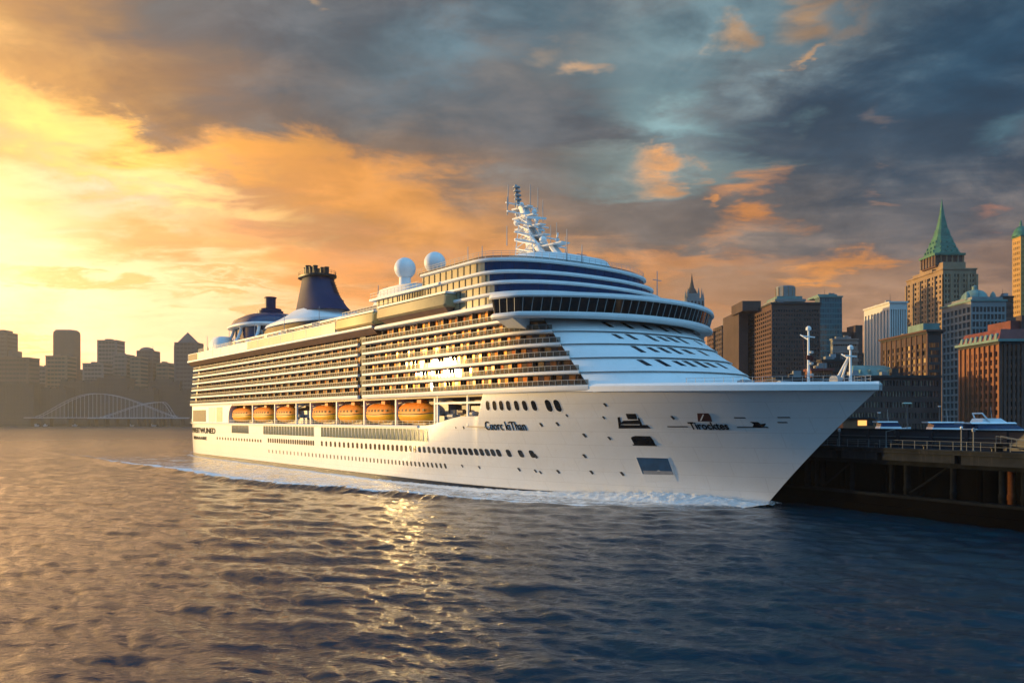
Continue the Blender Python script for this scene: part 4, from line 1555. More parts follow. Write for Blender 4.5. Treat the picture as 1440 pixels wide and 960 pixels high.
# ------------------------------------------------------------------ water
def build_water():
    ang = np.concatenate([np.linspace(-180, -54, 22)[:-1], np.linspace(-54, 50, 900), np.linspace(50, 180, 22)[1:-1]])
    ang = np.radians(ang)
    rad = np.concatenate([[0.5, 4, 9, 15, 20, 25], 28 * np.exp(np.arange(0, 950) * 0.0046)])
    rad = rad[rad < 1640]
    rad = np.concatenate([rad, [1700.0]])
    A, Rr = np.meshgrid(ang, rad)
    X, Y = np.sin(A) * Rr, np.cos(A) * Rr
    rs = np.random.default_rng(11)
    Z = np.zeros_like(X)
    DX = np.zeros_like(X)
    DY = np.zeros_like(X)
    step = np.maximum(Rr * 0.0046, 0.16)
    # patches of calmer and rougher water
    for i in range(120):
        lam = 0.6 * (10.0 / 0.6) ** rs.random()
        k = 2 * math.pi / lam
        th = R(-110) + rs.normal() * 0.45
        kx, ky = k * math.cos(th), k * math.sin(th)
        amp = 0.0066 * lam ** 0.80 * (0.6 + 0.8 * rs.random())
        ph = rs.random() * 6.283
        fade = np.clip((lam / step - 1.8) / 2.2, 0, 1)
        grp = 0.65 + 0.5 * np.sin(X * (0.011 + 0.02 * rs.random()) + Y * (0.013 + 0.02 * rs.random()) + rs.random() * 6)
        w = kx * X + ky * Y + ph
        s_, c_ = np.sin(w), np.cos(w)
        a = amp * fade * grp
        Z += a * s_
        DX -= a * (kx / k) * c_ * 1.3
        DY -= a * (ky / k) * c_ * 1.3
    # the ship's wake, in ship coordinates
    ch, sh = math.cos(HEAD), math.sin(HEAD)
    xs = (X - SHIP_POS.x) * ch + (Y - SHIP_POS.y) * sh
    ys = -(X - SHIP_POS.x) * sh + (Y - SHIP_POS.y) * ch
    crest = np.interp(xs, [-120, 0, 61, 110, 152, 190, 212, 224, 232, 238], [62, 57.5, 53, 49.5, 45.5, 34.5, 26, 17.5, 9.5, 0.5])
    u = np.abs(ys)
    inside = (xs < 239)
    d = u - crest
    wob = 0.45 * np.sin(xs * 0.31 + 1.0) + 0.4 * np.sin(xs * 0.83 + Y * 0.4) + 1.0 * np.sin(xs * 0.07 + 2) + 0.35 * np.sin(xs * 1.9 + X * 0.9)
    d = d + wob * np.clip((235 - xs) / 60, 0, 1)
    hgt = np.interp(xs, [-120, 0, 80, 150, 195, 212, 239], [0.1, 0.35, 0.55, 0.65, 0.6, 0.12, 0.0])
    wid = np.interp(xs, [-120, 60, 200, 239], [5.0, 3.2, 1.7, 1.0])
    ridge = hgt * (np.exp(-np.clip(d / wid, -30, 30) ** 2) - 0.45 * np.exp(-np.clip((d - 2.2 * wid) / wid, -30, 30) ** 2) - 0.25 * np.exp(-np.clip((d + 3 * wid) / (2 * wid), -30, 30) ** 2)) * inside
    Z += ridge
    foam = np.interp(xs, [-120, 20, 90, 150, 205, 236, 239.5], [0.0, 0.25, 0.75, 1.05, 0.95, 0.0, 0.0]) * np.exp(-np.clip((d + 0.5 * wid) / (0.8 * wid), -30, 30) ** 2) * inside
    hb = np.interp(xs, [0, 150, 190, 215, 232, 238], [23, 22.5, 18.5, 10, 3.4, 0.5])
    e = u - hb
    near = np.interp(xs, [-10, 40, 120, 180, 225, 239.5], [0.25, 0.5, 0.65, 0.9, 1.1, 0.0]) * np.exp(-np.clip(e / np.interp(xs, [0, 140, 239], [3.0, 3.4, 3.0]), 0, 30)) * inside * (xs > -6)
    churn = 0.31 * np.interp(xs, [-60, 0, 90, 170, 235, 239], [0.0, 0.5, 0.8, 0.9, 0.9, 0.0]) * (d < 0) * (e > -1) * np.clip(-d / 4, 0, 1) * inside
    stern_w = 0.5 * np.clip(1 - u / 26, 0, 1) * np.clip((12 - xs) / 12, 0, 1) * np.clip((xs + 90) / 90, 0, 1)
    foam = np.maximum.reduce([foam, near, churn, stern_w])
    calm = 1 - 0.45 * (d < 0) * (e > -1) * inside * (xs > 0)
    Z *= calm
    nr, na = X.shape
    co = np.stack([X + DX, Y + DY, Z], -1).reshape(-1, 3)
    idx = np.arange(nr * na).reshape(nr, na)
    nx = np.roll(idx, -1, axis=1)
    q = np.stack([idx[:-1], idx[1:], nx[1:], nx[:-1]], -1).reshape(-1, 4)
    me = bpy.data.meshes.new('water')
    me.vertices.add(len(co))
    me.vertices.foreach_set('co', co.astype(np.float32).ravel())
    me.loops.add(q.size)
    me.loops.foreach_set('vertex_index', q.astype(np.int32).ravel())
    me.polygons.add(len(q))
    me.polygons.foreach_set('loop_start', np.arange(0, q.size, 4, dtype=np.int32))
    me.polygons.foreach_set('use_smooth', np.ones(len(q), dtype=bool))
    me.update(calc_edges=True)
    lod = np.clip((Rr - 110) / 600, 0, 1)
    lt = me.attributes.new('chop', 'FLOAT', 'POINT')
    lt.data.foreach_set('value', (0.25 + 0.38 * lod).astype(np.float32).ravel())
    at_ = me.attributes.new('foam', 'FLOAT', 'POINT')
    at_.data.foreach_set('value', foam.astype(np.float32).ravel())
    o = bpy.data.objects.new('water', me)
    COL.objects.link(o)
    tag(o, kind='structure')
    if me.polygons[len(me.polygons) // 2].normal.z < 0:
        me.flip_normals()
    m = bpy.data.materials.new('sea_water')
    m.use_nodes = True
    t = NT(m.node_tree)
    b_ = m.node_tree.nodes['Principled BSDF']
    b_.inputs['Base Color'].default_value = (0.001, 0.021, 0.038, 1)
    b_.inputs['Roughness'].default_value = 0.05
    b_.inputs['IOR'].default_value = 1.45
    oc = t.n('ShaderNodeTexCoord').outputs['Object']
    n1 = t.noise(t.mapping(oc, scale=(0.55, 1.2, 1)), 2.0, 7, 0.66, dist=0.3)
    n2 = t.noise(t.mapping(oc, rot=(0, 0, 0.4), scale=(0.5, 1.1, 1)), 0.42, 4, 0.6, dist=0.4)
    hh = t.math('ADD', t.math('MULTIPLY', n1.outputs['Fac'], 0.75), t.math('MULTIPLY', n2.outputs['Fac'], 0.8))
    bp_ = t.n('ShaderNodeBump')
    chop = t.n('ShaderNodeAttribute', attribute_name='chop').outputs['Fac']
    t.l.new(chop, bp_.inputs['Strength'])
    t.l.new(t.mapr(chop, 0.25, 0.63, 0.045, 0.33, smooth=False), b_.inputs['Roughness'])
    bp_.inputs['Distance'].default_value = 0.55
    t.l.new(hh, bp_.inputs['Height'])
    t.l.new(bp_.outputs[0], b_.inputs['Normal'])
    at2 = t.n('ShaderNodeAttribute', attribute_name='foam')
    f1 = t.noise(t.mapping(oc, scale=(1, 1, 1)), 0.9, 8, 0.72, dist=0.8)
    f2 = t.noise(t.mapping(oc, scale=(1, 1, 1)), 0.16, 5, 0.6, dist=1.2)
    fn_ = t.math('ADD', t.math('MULTIPLY', f1.outputs['Fac'], 0.6), t.math('MULTIPLY', f2.outputs['Fac'], 0.4))
    mask = t.mapr(t.math('ADD', at2.outputs['Fac'], fn_), 0.64, 0.94)
    fo = t.n('ShaderNodeBsdfPrincipled')
    fo.inputs['Base Color'].default_value = (0.85, 0.88, 0.90, 1)
    fo.inputs['Roughness'].default_value = 0.75
    bp2 = t.n('ShaderNodeBump')
    bp2.inputs['Strength'].default_value = 0.8
    bp2.inputs['Distance'].default_value = 0.4
    t.l.new(f1.outputs['Fac'], bp2.inputs['Height'])
    t.l.new(bp2.outputs[0], fo.inputs['Normal'])
    mx_ = t.n('ShaderNodeMixShader')
    t.l.new(mask, mx_.inputs[0])
    t.l.new(b_.outputs[0], mx_.inputs[1])
    t.l.new(fo.outputs[0], mx_.inputs[2])
    t.l.new(mx_.outputs[0], m.node_tree.nodes['Material Output'].inputs['Surface'])
    me.materials.append(m)
    return o


build_water()

# bow wave: a churning ridge of white water thrown off the stem, both sides
material('white_water', (0.86, 0.89, 0.91), 0.75, vary=0.25, vscale=1.2, bump=0.9, bscale=2.2)


def bow_wave():
    mb = MB()
    rs = random.Random(5)
    for sg in (-1, 1):
        rows = []
        for s_ in np.arange(150, 238.6, 0.3):
            H = float(np.interp(s_, [186, 196, 206, 216, 223, 229, 234, 238.6], [0.3, 0.5, 0.8, 1.5, 2.1, 1.7, 1.1, 0.6]))
            Wd = float(np.interp(s_, [150, 175, 200, 216, 228, 238.6], [1.6, 2.8, 4.4, 6.4, 6.0, 4.4]))
            H *= 0.86 + 0.28 * mnoise.noise(Vector((s_ * 0.45, sg * 3, 0))) + 0.18 * mnoise.noise(Vector((s_ * 1.6, sg * 7, 2)))
            x = min(s_, stem(0.4) - 0.01)
            b0 = half_breadth(sd_of(x, 0.4), 0.4)
            row = []
            for k in range(20):
                f = k / 19
                prof = (1 - f) ** 0.85 if f > 0.18 else 0.72 + 0.28 * math.sin(f / 0.18 * math.pi / 2) * 0.85
                yy = b0 - 0.25 + Wd * f
                xx = s_ - f * Wd * 0.55
                z = H * prof * (1.0 if f < 0.95 else 0.3) - 0.12
                nz = mnoise.fractal(Vector((xx * 0.9, yy * 0.9 * sg, z * 0.9)), 0.8, 2.2, 5)
                z += 0.30 * nz * (0.35 + H * 0.35) * (1 - 0.6 * f)
                yy += 0.3 * mnoise.noise(Vector((xx * 1.1, yy, 5.0 + z)))
                row.append((xx, sg * yy, z))
            rows.append(row)
        mb.loft(rows, cap=False, closed=False)
    o = mb.build('bow_wave', 'white_water', None, smooth=180)
    o.matrix_world = SHIP_M
    tag(o, 'white foaming bow wave curling off the stem of the ship', 'bow wave', kind='stuff')
    sp = MB()
    for k in range(2600):
        s_ = 200 + 39 * rs.random() ** 0.75
        H = float(np.interp(s_, [200, 206, 216, 223, 229, 234, 239], [0.5, 0.8, 1.5, 2.1, 1.7, 1.1, 0.6]))
        sg = -1 if rs.random() < 0.7 else 1
        b0 = half_breadth(sd_of(min(s_, 236.9), 0.4), 0.4)
        f = rs.random() ** 2
        z = H * (1 - f) * rs.uniform(0.85, 1.3)
        r = rs.uniform(0.025, 0.075)
        c = Vector((s_ - f * 3, sg * (b0 + f * 6.0), z))
        sp.add([c + Vector(v) * r for v in ((1, 0, 0), (-1, 0, 0), (0, 1, 0), (0, -1, 0), (0, 0, 1), (0, 0, -1))],
               [(0, 2, 4), (2, 1, 4), (1, 3, 4), (3, 0, 4), (2, 0, 5), (1, 2, 5), (3, 1, 5), (0, 3, 5)])
    s2 = sp.build('bow_spray', 'white_water', None, fix=False)
    s2.matrix_world = SHIP_M
    tag(s2, 'fine white spray flying above the bow wave', 'spray', kind='stuff')


bow_wave()


# ------------------------------------------------------------------ land, pier
material('asphalt', (0.05, 0.048, 0.046), 0.85, vary=0.3, vscale=0.2)
material('pier_concrete', spec=0.0, base=(0.024, 0.028, 0.034), rough=0.8, vary=0.4, vscale=0.35, streak=(0.08, 0.07, 0.06), bump=0.2, bscale=1.5)  # pier bases darkened in place of the ship's shadow
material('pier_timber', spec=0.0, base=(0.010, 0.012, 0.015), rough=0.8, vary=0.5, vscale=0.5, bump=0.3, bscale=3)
material('pier_dark', spec=0.0, base=(0.0025, 0.0025, 0.003), rough=0.85, vary=0.5, vscale=0.4)  # near-black colour stands in for the shade under the pier
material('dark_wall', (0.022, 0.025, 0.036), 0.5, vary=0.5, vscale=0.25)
material('yacht_white', (0.72, 0.74, 0.76), 0.3, coat=0.5, vary=0.06, vscale=0.5)
material('shore_dark', (0.05, 0.045, 0.04), 0.9, vary=0.4, vscale=0.02)
material('lamp_metal', (0.12, 0.13, 0.13), 0.5)
material('rust', spec=0.0, base=(0.08, 0.03, 0.012), rough=0.8, vary=0.4, vscale=2)

GZ = 9.3
land = [(76, 72), (44.2, 138.6), (58, 178), (66, 235), (-8, 360), (-60, 520), (-60, 1650), (900, 1650), (900, 60), (120, 60)]
MB().prism([(x + 10, y + 0) if i < 3 else (x, y) for i, (x, y) in enumerate(land)], -3.0, GZ - 0.02).build('ground', 'asphalt')
bpy.data.objects['ground']['kind'] = 'structure'
sh_ = MB().prism([(-1300, 1400), (-40, 1400), (-40, 1650), (-1300, 1650)], -3.0, 3.0).build('shore', 'shore_dark')
sh_['kind'] = 'structure'

# the pier: front edge runs from beside the bow towards the viewer
PA, PB = Vector((44.2, 138.6, 0)), Vector((80.0, 69.4, 0))
pd = (PB - PA).normalized()
pn = Vector((-pd.y, pd.x, 0))
if pn.x < 0:
    pn = -pn
PL = (PB - PA).length
pier = empty('pier', PA, math.atan2(pd.y, pd.x))
tag(pier, 'dark concrete pier on rows of piles beside the bow of the ship', 'pier')
# pier frame: x along the edge, +y inland is towards pn
sgn = 1.0 if (Matrix.Rotation(math.atan2(pd.y, pd.x), 3, 'Z') @ Vector((0, 1, 0))).dot(pn) > 0 else -1.0


def py_(a, b_):
    return (min(sgn * a, sgn * b_), max(sgn * a, sgn * b_))


y0, y1 = py_(-0.8, 9.0)
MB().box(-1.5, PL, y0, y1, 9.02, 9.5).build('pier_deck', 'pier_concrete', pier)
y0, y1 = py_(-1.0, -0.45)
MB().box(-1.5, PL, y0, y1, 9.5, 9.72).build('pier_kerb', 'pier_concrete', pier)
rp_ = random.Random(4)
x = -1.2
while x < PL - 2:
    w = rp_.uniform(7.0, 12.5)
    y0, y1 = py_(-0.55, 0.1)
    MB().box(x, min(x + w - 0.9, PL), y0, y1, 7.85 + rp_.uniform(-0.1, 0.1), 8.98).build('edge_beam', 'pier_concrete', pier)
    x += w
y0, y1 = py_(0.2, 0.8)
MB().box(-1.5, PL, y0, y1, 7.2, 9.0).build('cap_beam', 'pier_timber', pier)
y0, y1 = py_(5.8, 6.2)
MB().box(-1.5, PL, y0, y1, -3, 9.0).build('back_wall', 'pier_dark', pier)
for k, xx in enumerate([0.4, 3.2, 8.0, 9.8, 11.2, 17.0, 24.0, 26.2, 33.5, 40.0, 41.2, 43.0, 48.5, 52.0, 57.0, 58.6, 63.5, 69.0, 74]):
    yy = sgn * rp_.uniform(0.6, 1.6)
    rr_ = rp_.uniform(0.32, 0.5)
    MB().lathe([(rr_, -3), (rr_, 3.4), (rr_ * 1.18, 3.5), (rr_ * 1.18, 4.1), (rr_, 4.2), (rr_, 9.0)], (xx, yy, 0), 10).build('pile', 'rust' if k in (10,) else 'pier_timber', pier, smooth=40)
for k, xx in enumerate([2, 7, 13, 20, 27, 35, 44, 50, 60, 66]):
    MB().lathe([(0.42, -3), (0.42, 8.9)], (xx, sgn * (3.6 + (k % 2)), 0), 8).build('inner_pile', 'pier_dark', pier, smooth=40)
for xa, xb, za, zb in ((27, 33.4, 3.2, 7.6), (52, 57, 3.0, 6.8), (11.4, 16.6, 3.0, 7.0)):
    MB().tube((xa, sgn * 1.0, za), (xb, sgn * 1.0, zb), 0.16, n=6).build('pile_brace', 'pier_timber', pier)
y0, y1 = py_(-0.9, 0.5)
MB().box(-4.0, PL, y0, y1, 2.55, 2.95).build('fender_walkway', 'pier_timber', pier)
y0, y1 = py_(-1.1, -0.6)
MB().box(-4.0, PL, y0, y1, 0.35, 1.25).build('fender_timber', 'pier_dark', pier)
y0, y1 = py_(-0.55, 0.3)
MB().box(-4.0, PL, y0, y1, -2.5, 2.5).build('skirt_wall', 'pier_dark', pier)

# railing along the edge
rl = empty('railing', PA + Vector((0, 0, 9.72)), math.atan2(pd.y, pd.x))
tag(rl, 'thin grey metal railing standing on the edge of the pier', 'railing')
posts = list(np.arange(0.5, PL, 1.9))
for k, xx in enumerate(posts):
    h = 1.15
    MB().tube((xx, -sgn * 0.7, 0), (xx, -sgn * 0.7, h), 0.045, n=6).build('railing_post', 'lamp_metal', rl)
for z in (0.55, 1.13):
    MB().tube((0.3, -sgn * 0.7, z), (PL, -sgn * 0.7, z), 0.03, n=5).build('railing_bar', 'lamp_metal', rl)

# the long dark wall behind the pier deck
wl = MB()
yw0, yw1 = py_(9.2, 9.9)
wall_o = PA.copy()
wallroot = empty('boundary_wall', PA, math.atan2(pd.y, pd.x))
tag(wallroot, 'long dark blue wall closing off the back of the pier', 'wall')
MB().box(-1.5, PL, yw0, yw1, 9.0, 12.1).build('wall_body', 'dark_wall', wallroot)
y0, y1 = py_(9.0, 10.1)
MB().box(-1.6, PL, y0, y1, 12.1, 12.35).build('wall_coping', 'pier_concrete', wallroot)
for k, xx in enumerate(np.arange(2, PL, 5.6)):
    y0, y1 = py_(8.95, 9.2)
    MB().box(xx, xx + 0.5, y0, y1, 9.5, 12.1).build('wall_pier', 'dark_wall', wallroot)
for z in (10.2, 11.1):
    y0, y1 = py_(9.02, 9.18)
    MB().box(-1.4, PL, y0, y1, z, z + 0.08).build('wall_rail', 'lamp_metal', wallroot)


# mooring posts and a davit on the pier
def pier_pt(px, inland, z=9.5):
    """point on the pier at a given inland offset, on the frame column px"""
    r = (px - 720) / FOC
    o = PA + pn * inland
    t_ = (r * o.y - o.x) / (pd.x - r * pd.y)
    p = o + pd * t_
    return Vector((p.x, p.y, z))


def post(px, inland, h, name, label, cat, head):
    p = pier_pt(px, inland)
    root = empty(name, p)
    tag(root, label, cat, None)
    MB().lathe([(0.22, 0), (0.22, 0.15), (0.09, 0.2), (0.075, h)], (0, 0, 0), 8).build('post_shaft', 'lamp_metal', root, smooth=40)
    head(root, h)
    return root


def head_globe(root, h):
    MB().sphere((0, 0, h + 0.12), 0.2, 8).build('post_head', 'yacht_white', root, smooth=60)


def head_box(root, h):
    MB().loft([[(-.16, -.13, h), (.16, -.13, h), (.16, .13, h), (-.16, .13, h)], [(-.2, -.17, h + .35), (.2, -.17, h + .35), (.2, .17, h + .35), (-.2, .17, h + .35)], [(-.05, -.05, h + .5), (.05, -.05, h + .5), (.05, .05, h + .5), (-.05, .05, h + .5)]]).build('post_head', 'grey_metal', root)


def head_arm(root, h):
    mb = MB().tube((0, 0, h - 0.1), (1.1, -0.5, h + 0.25), 0.06, n=6)
    mb.tube((1.1, -0.5, h + 0.25), (1.1, -0.5, h - 0.35), 0.025, n=5)
    mb.build('post_arm', 'lamp_metal', root)


post(1352, 1.2, 3.1, 'mooring_light', 'slim post with a pale round head at the pier railing, thicker of the two', 'light', head_globe)
post(1369, 1.6, 2.7, 'power_pedestal', 'grey post with a boxy head just behind the pier railing', 'post', head_box)
post(1246, 2.0, 2.6, 'life_ring_post', 'thin post with a bent arm on the pier beside the bow', 'post', head_arm)
post(1180, 1.5, 2.4, 'signal_post', 'short post with a boxy head on the pier nearest the ship', 'post', head_box)
for k, (px_, note) in enumerate(((1232, 'squat black bollard on the pier edge closest to the bow'), (1300, 'squat black bollard midway along the pier edge'), (1396, 'squat black bollard on the pier edge past the two tall posts'))):
    p = pier_pt(px_, 0.6)
    o = MB().lathe([(0.34, 0), (0.34, 0.08), (0.2, 0.14), (0.18, 0.5), (0.32, 0.6), (0.32, 0.74), (0.1, 0.82)], (0, 0, 0), 12).build('bollard', 'black_metal', None, smooth=40)
    o.location = p
    tag(o, note, 'bollard', 'bollards on the pier edge')
# sloping gangway handrail at the near end of the pier
g = pier_pt(1404, 1.0)
gw = empty('gangway', g, math.atan2(pd.y, pd.x))
tag(gw, 'metal gangway with sloping handrails at the near end of the pier', 'gangway')
MB().loft([[(0, -0.5, 1.1), (0, 0.5, 1.1), (0, 0.5, 1.2), (0, -0.5, 1.2)], [(6, -0.5, 0.1), (6, 0.5, 0.1), (6, 0.5, 0.2), (6, -0.5, 0.2)]]).build('ramp', 'pier_timber', gw)
for yy in (-0.5, 0.5):
    mb = MB().tube((0, yy, 2.2), (6, yy, 1.2), 0.04, n=5)
    for k in range(4):
        mb.tube((k * 2, yy, 1.15 - k * 0.33), (k * 2, yy, 2.2 - k * 0.333), 0.035, n=5)
    mb.build('handrail', 'lamp_metal', gw)
MB().box(-0.2, 0.2, -0.6, 0.6, 0, 1.1).build('ramp_support', 'pier_timber', gw)


# ------------------------------------------------------------------ white motor yachts laid up behind the wall
def yacht(px, depth, L, rz, label, cat='yacht', z=GZ, fly=True):
    root = empty('motor_yacht', (*(at(px, 590, depth).xy), z), rz)
    tag(root, label, cat, 'motor yachts laid up behind the dark wall')
    hl = L / 2
    rings = []
    for q in np.linspace(0, 1, 15):
        xx = -hl + L * q
        b_ = L * 0.15 * (1 - max(0, (q - 0.45) / 0.55) ** 2.2) + 0.02
        sh = 2.3 + 0.6 * q ** 2
        kl = 0.6 + 1.0 * max(0, (q - 0.7) / 0.3) ** 2
        rings.append([(xx, 0, kl), (xx, -b_ * 0.8, kl + 0.6), (xx, -b_, sh - 0.3), (xx, -b_ * 0.97, sh), (xx, b_ * 0.97, sh), (xx, b_, sh - 0.3), (xx, b_ * 0.8, kl + 0.6)])
    MB().loft(rings).build('boat_hull', 'yacht_white', root, smooth=40)
    b_ = L * 0.12

    def sup(x0, x1, z0, z1, bw, rk0, rk1):
        return [[(x0, -bw, z0), (x1, -bw * 0.7, z0), (x1, bw * 0.7, z0), (x0, bw, z0)], [(x0 + rk0, -bw * 0.88, z1), (x1 - rk1, -bw * 0.6, z1), (x1 - rk1, bw * 0.6, z1), (x0 + rk0, bw * 0.88, z1)]]
    cb = MB().loft(sup(-hl * 0.62, hl * 0.5, 2.3, 3.05, b_, 0.1, L * 0.03)).build('cabin', 'yacht_white', root)
    MB().loft(sup(-hl * 0.58, hl * 0.46, 3.0, 3.85, b_ * 0.93, 0.15, L * 0.10)).build('cabin_window', 'front_glass', cb)
    MB().loft(sup(-hl * 0.72, hl * 0.30, 3.85, 4.08, b_ * 1.0, -0.2, L * 0.015)).build('cabin_roof', 'yacht_white', cb)
    if fly:
        MB().loft(sup(-hl * 0.45, hl * 0.12, 4.08, 4.7, b_ * 0.7, 0.3, L * 0.06)).build('flybridge', 'yacht_white', root)
        ar = MB()
        for sg in (-1, 1):
            ar.tube((-hl * 0.3, sg * b_ * 0.75, 4.1), (-hl * 0.42, sg * b_ * 0.55, 5.5), 0.12, n=6)
        ar.tube((-hl * 0.42, -b_ * 0.55, 5.5), (-hl * 0.42, b_ * 0.55, 5.5), 0.12, n=6)
        ar.build('radar_arch', 'yacht_white', root)
    MB().tube((-hl * 0.1, 0, 4.0), (-hl * 0.14, 0, 6.6), 0.05, 0.03, 6).build('mast', 'rail_metal', root)
    MB().box(-hl * 0.5, -hl * 0.4, -0.6, 0.6, 0, 0.75).build('cradle', 'pier_timber', root)
    MB().box(hl * 0.25, hl * 0.35, -0.5, 0.5, 0, 0.95).build('cradle', 'pier_timber', root)
    return root


yacht(1402, 128, 16.5, R(8), 'largest white motor yacht, blue cabin glass, beside the orange brick building')
yacht(1338, 150, 13.0, R(-6), 'open white motor yacht with a low cabin, between the other two', fly=False)
yacht(1252, 168, 9.0, R(4), 'smallest white motor boat, behind the wall near the bow', fly=False)


# street lamps
def street_lamp(px, ytop, depth, label, double=False):
    p = at(px, ytop, depth)
    root = empty('street_lamp', (p.x, p.y, GZ))
    tag(root, label, 'street lamp', 'street lamps behind the pier')
    h = p.z - GZ
    MB().lathe([(0.16, 0), (0.16, 0.6), (0.085, 0.7), (0.06, h)], (0, 0, 0), 8).build('lamp_post', 'lamp_metal', root, smooth=40)
    MB().loft([[(-.9, -.25, h), (.9, -.25, h), (.9, .25, h), (-.9, .25, h)], [(-1.0, -.32, h + .12), (1.0, -.32, h + .12), (1.0, .32, h + .12), (-1.0, .32, h + .12)], [(-.7, -.2, h + .34), (.7, -.2, h + .34), (.7, .2, h + .34), (-.7, .2, h + .34)]] if double else
              [[(-.25, -.2, h), (.25, -.2, h), (.25, .2, h), (-.25, .2, h)], [(-.3, -.25, h + .3), (.3, -.25, h + .3), (.3, .25, h + .3), (-.3, .25, h + .3)]]).build('lamp_head', 'screen_glass' if double else 'yacht_white', root)
    return root


street_lamp(1275.5, 568, 165, 'street lamp with a wide flat head in front of the dark brick block', True)
street_lamp(1236, 581, 175, 'short lamp post with a small square head near the lit kiosk')
street_lamp(1321, 572, 190, 'slim lamp post standing before the grey glass tower')
# the warm-lit kiosk on the quay
kp = at(1208, 597, 200)
kiosk = empty('kiosk', (kp.x, kp.y, GZ), 0)
tag(kiosk, 'low kiosk with a warm lit window beside the bow', 'kiosk')
material('kiosk_brick', (0.22, 0.10, 0.05), 0.8, vary=0.3, vscale=0.6)
material('lit_window', (0.6, 0.3, 0.1), 0.4, emit=(1.0, 0.45, 0.1), estr=1.4)
MB().box(-4, 4, 0, 5, 0, 4.7).build('kiosk_wall', 'kiosk_brick', kiosk)
MB().box(-4.4, 4.4, -0.8, 5.2, 4.7, 5.0).build('kiosk_roof', 'dark_wall', kiosk)
MB().box(-0.3, 1.9, -0.06, 0.1, 2.9, 4.2).build('kiosk_window', 'lit_window', kiosk)
MB().box(2.2, 3.6, -0.06, 0.1, 2.9, 4.2).build('kiosk_window', 'dark_glass', kiosk)

# ------------------------------------------------------------------ city
PANE = [(0.015, 0.018, 0.022), (0.03, 0.03, 0.032), (0.012, 0.012, 0.015), (0.08, 0.075, 0.065), (0.02, 0.022, 0.028)]
material('pane', (0.02, 0.02, 0.025), 0.08, ior=1.7, rand=PANE)
material('pane_bright', (0.4, 0.4, 0.4), 0.14, metal=0.8, rand=[(0.75, 0.6, 0.36), (0.5, 0.42, 0.3), (0.85, 0.66, 0.4), (0.12, 0.11, 0.10), (0.6, 0.5, 0.36), (0.05, 0.05, 0.055)])
m = material('pane_glow', (0.10, 0.07, 0.04), 0.15, ior=1.7)  # warm emission for some lit rooms and for the gold sunset reflection
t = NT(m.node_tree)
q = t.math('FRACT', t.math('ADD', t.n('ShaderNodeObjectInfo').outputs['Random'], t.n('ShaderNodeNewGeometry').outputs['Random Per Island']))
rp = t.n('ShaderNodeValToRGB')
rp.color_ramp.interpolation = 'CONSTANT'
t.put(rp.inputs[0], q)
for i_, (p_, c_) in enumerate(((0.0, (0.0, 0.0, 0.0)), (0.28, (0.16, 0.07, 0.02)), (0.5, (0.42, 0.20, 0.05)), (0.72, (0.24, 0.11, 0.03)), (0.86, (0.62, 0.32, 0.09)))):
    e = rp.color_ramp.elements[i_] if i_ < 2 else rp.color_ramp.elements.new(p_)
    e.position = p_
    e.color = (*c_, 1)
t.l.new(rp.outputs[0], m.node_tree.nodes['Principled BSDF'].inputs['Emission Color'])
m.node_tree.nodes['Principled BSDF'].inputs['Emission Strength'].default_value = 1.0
material('pane_teal', (0.02, 0.08, 0.10), 0.1, ior=1.8, rand=[(0.02, 0.08, 0.10), (0.03, 0.10, 0.12), (0.015, 0.06, 0.08)])
material('brick_brown', (0.115, 0.06, 0.045), 0.85, vary=0.3, vscale=0.12)
material('brick_dark', (0.085, 0.055, 0.048), 0.85, vary=0.35, vscale=0.12)
material('brick_orange', (0.27, 0.11, 0.05), 0.85, vary=0.25, vscale=0.2)
material('stone_tan', (0.33, 0.22, 0.13), 0.8, vary=0.3, vscale=0.1)
material('stone_gold', (0.46, 0.27, 0.08), 0.75, vary=0.25, vscale=0.1)
material('stone_grey', (0.24, 0.25, 0.25), 0.8, vary=0.25, vscale=0.08)
material('white_fin', (0.62, 0.60, 0.56), 0.7, vary=0.1, vscale=0.1)
material('tower_teal', (0.05, 0.16, 0.18), 0.35, vary=0.2, vscale=0.05)
material('copper', (0.05, 0.19, 0.13), 0.6, vary=0.45, vscale=0.25)
material('copper_pale', (0.16, 0.27, 0.25), 0.6, vary=0.3, vscale=0.25)
material('roof_dark', (0.045, 0.042, 0.042), 0.8, vary=0.3, vscale=0.2)
material('roof_red', (0.20, 0.05, 0.04), 0.7, vary=0.4, vscale=0.3)
material('far_brown', (0.13, 0.09, 0.075), 0.9, vary=0.2, vscale=0.03)
material('far_grey', (0.10, 0.095, 0.10), 0.9, vary=0.2, vscale=0.03)
material('far_dark', (0.055, 0.05, 0.05), 0.9, vary=0.2, vscale=0.03)
material('far_mid', (0.21, 0.18, 0.16), 0.9, vary=0.2, vscale=0.03)
material('far_tan', (0.26, 0.17, 0.11), 0.9, vary=0.2, vscale=0.03)


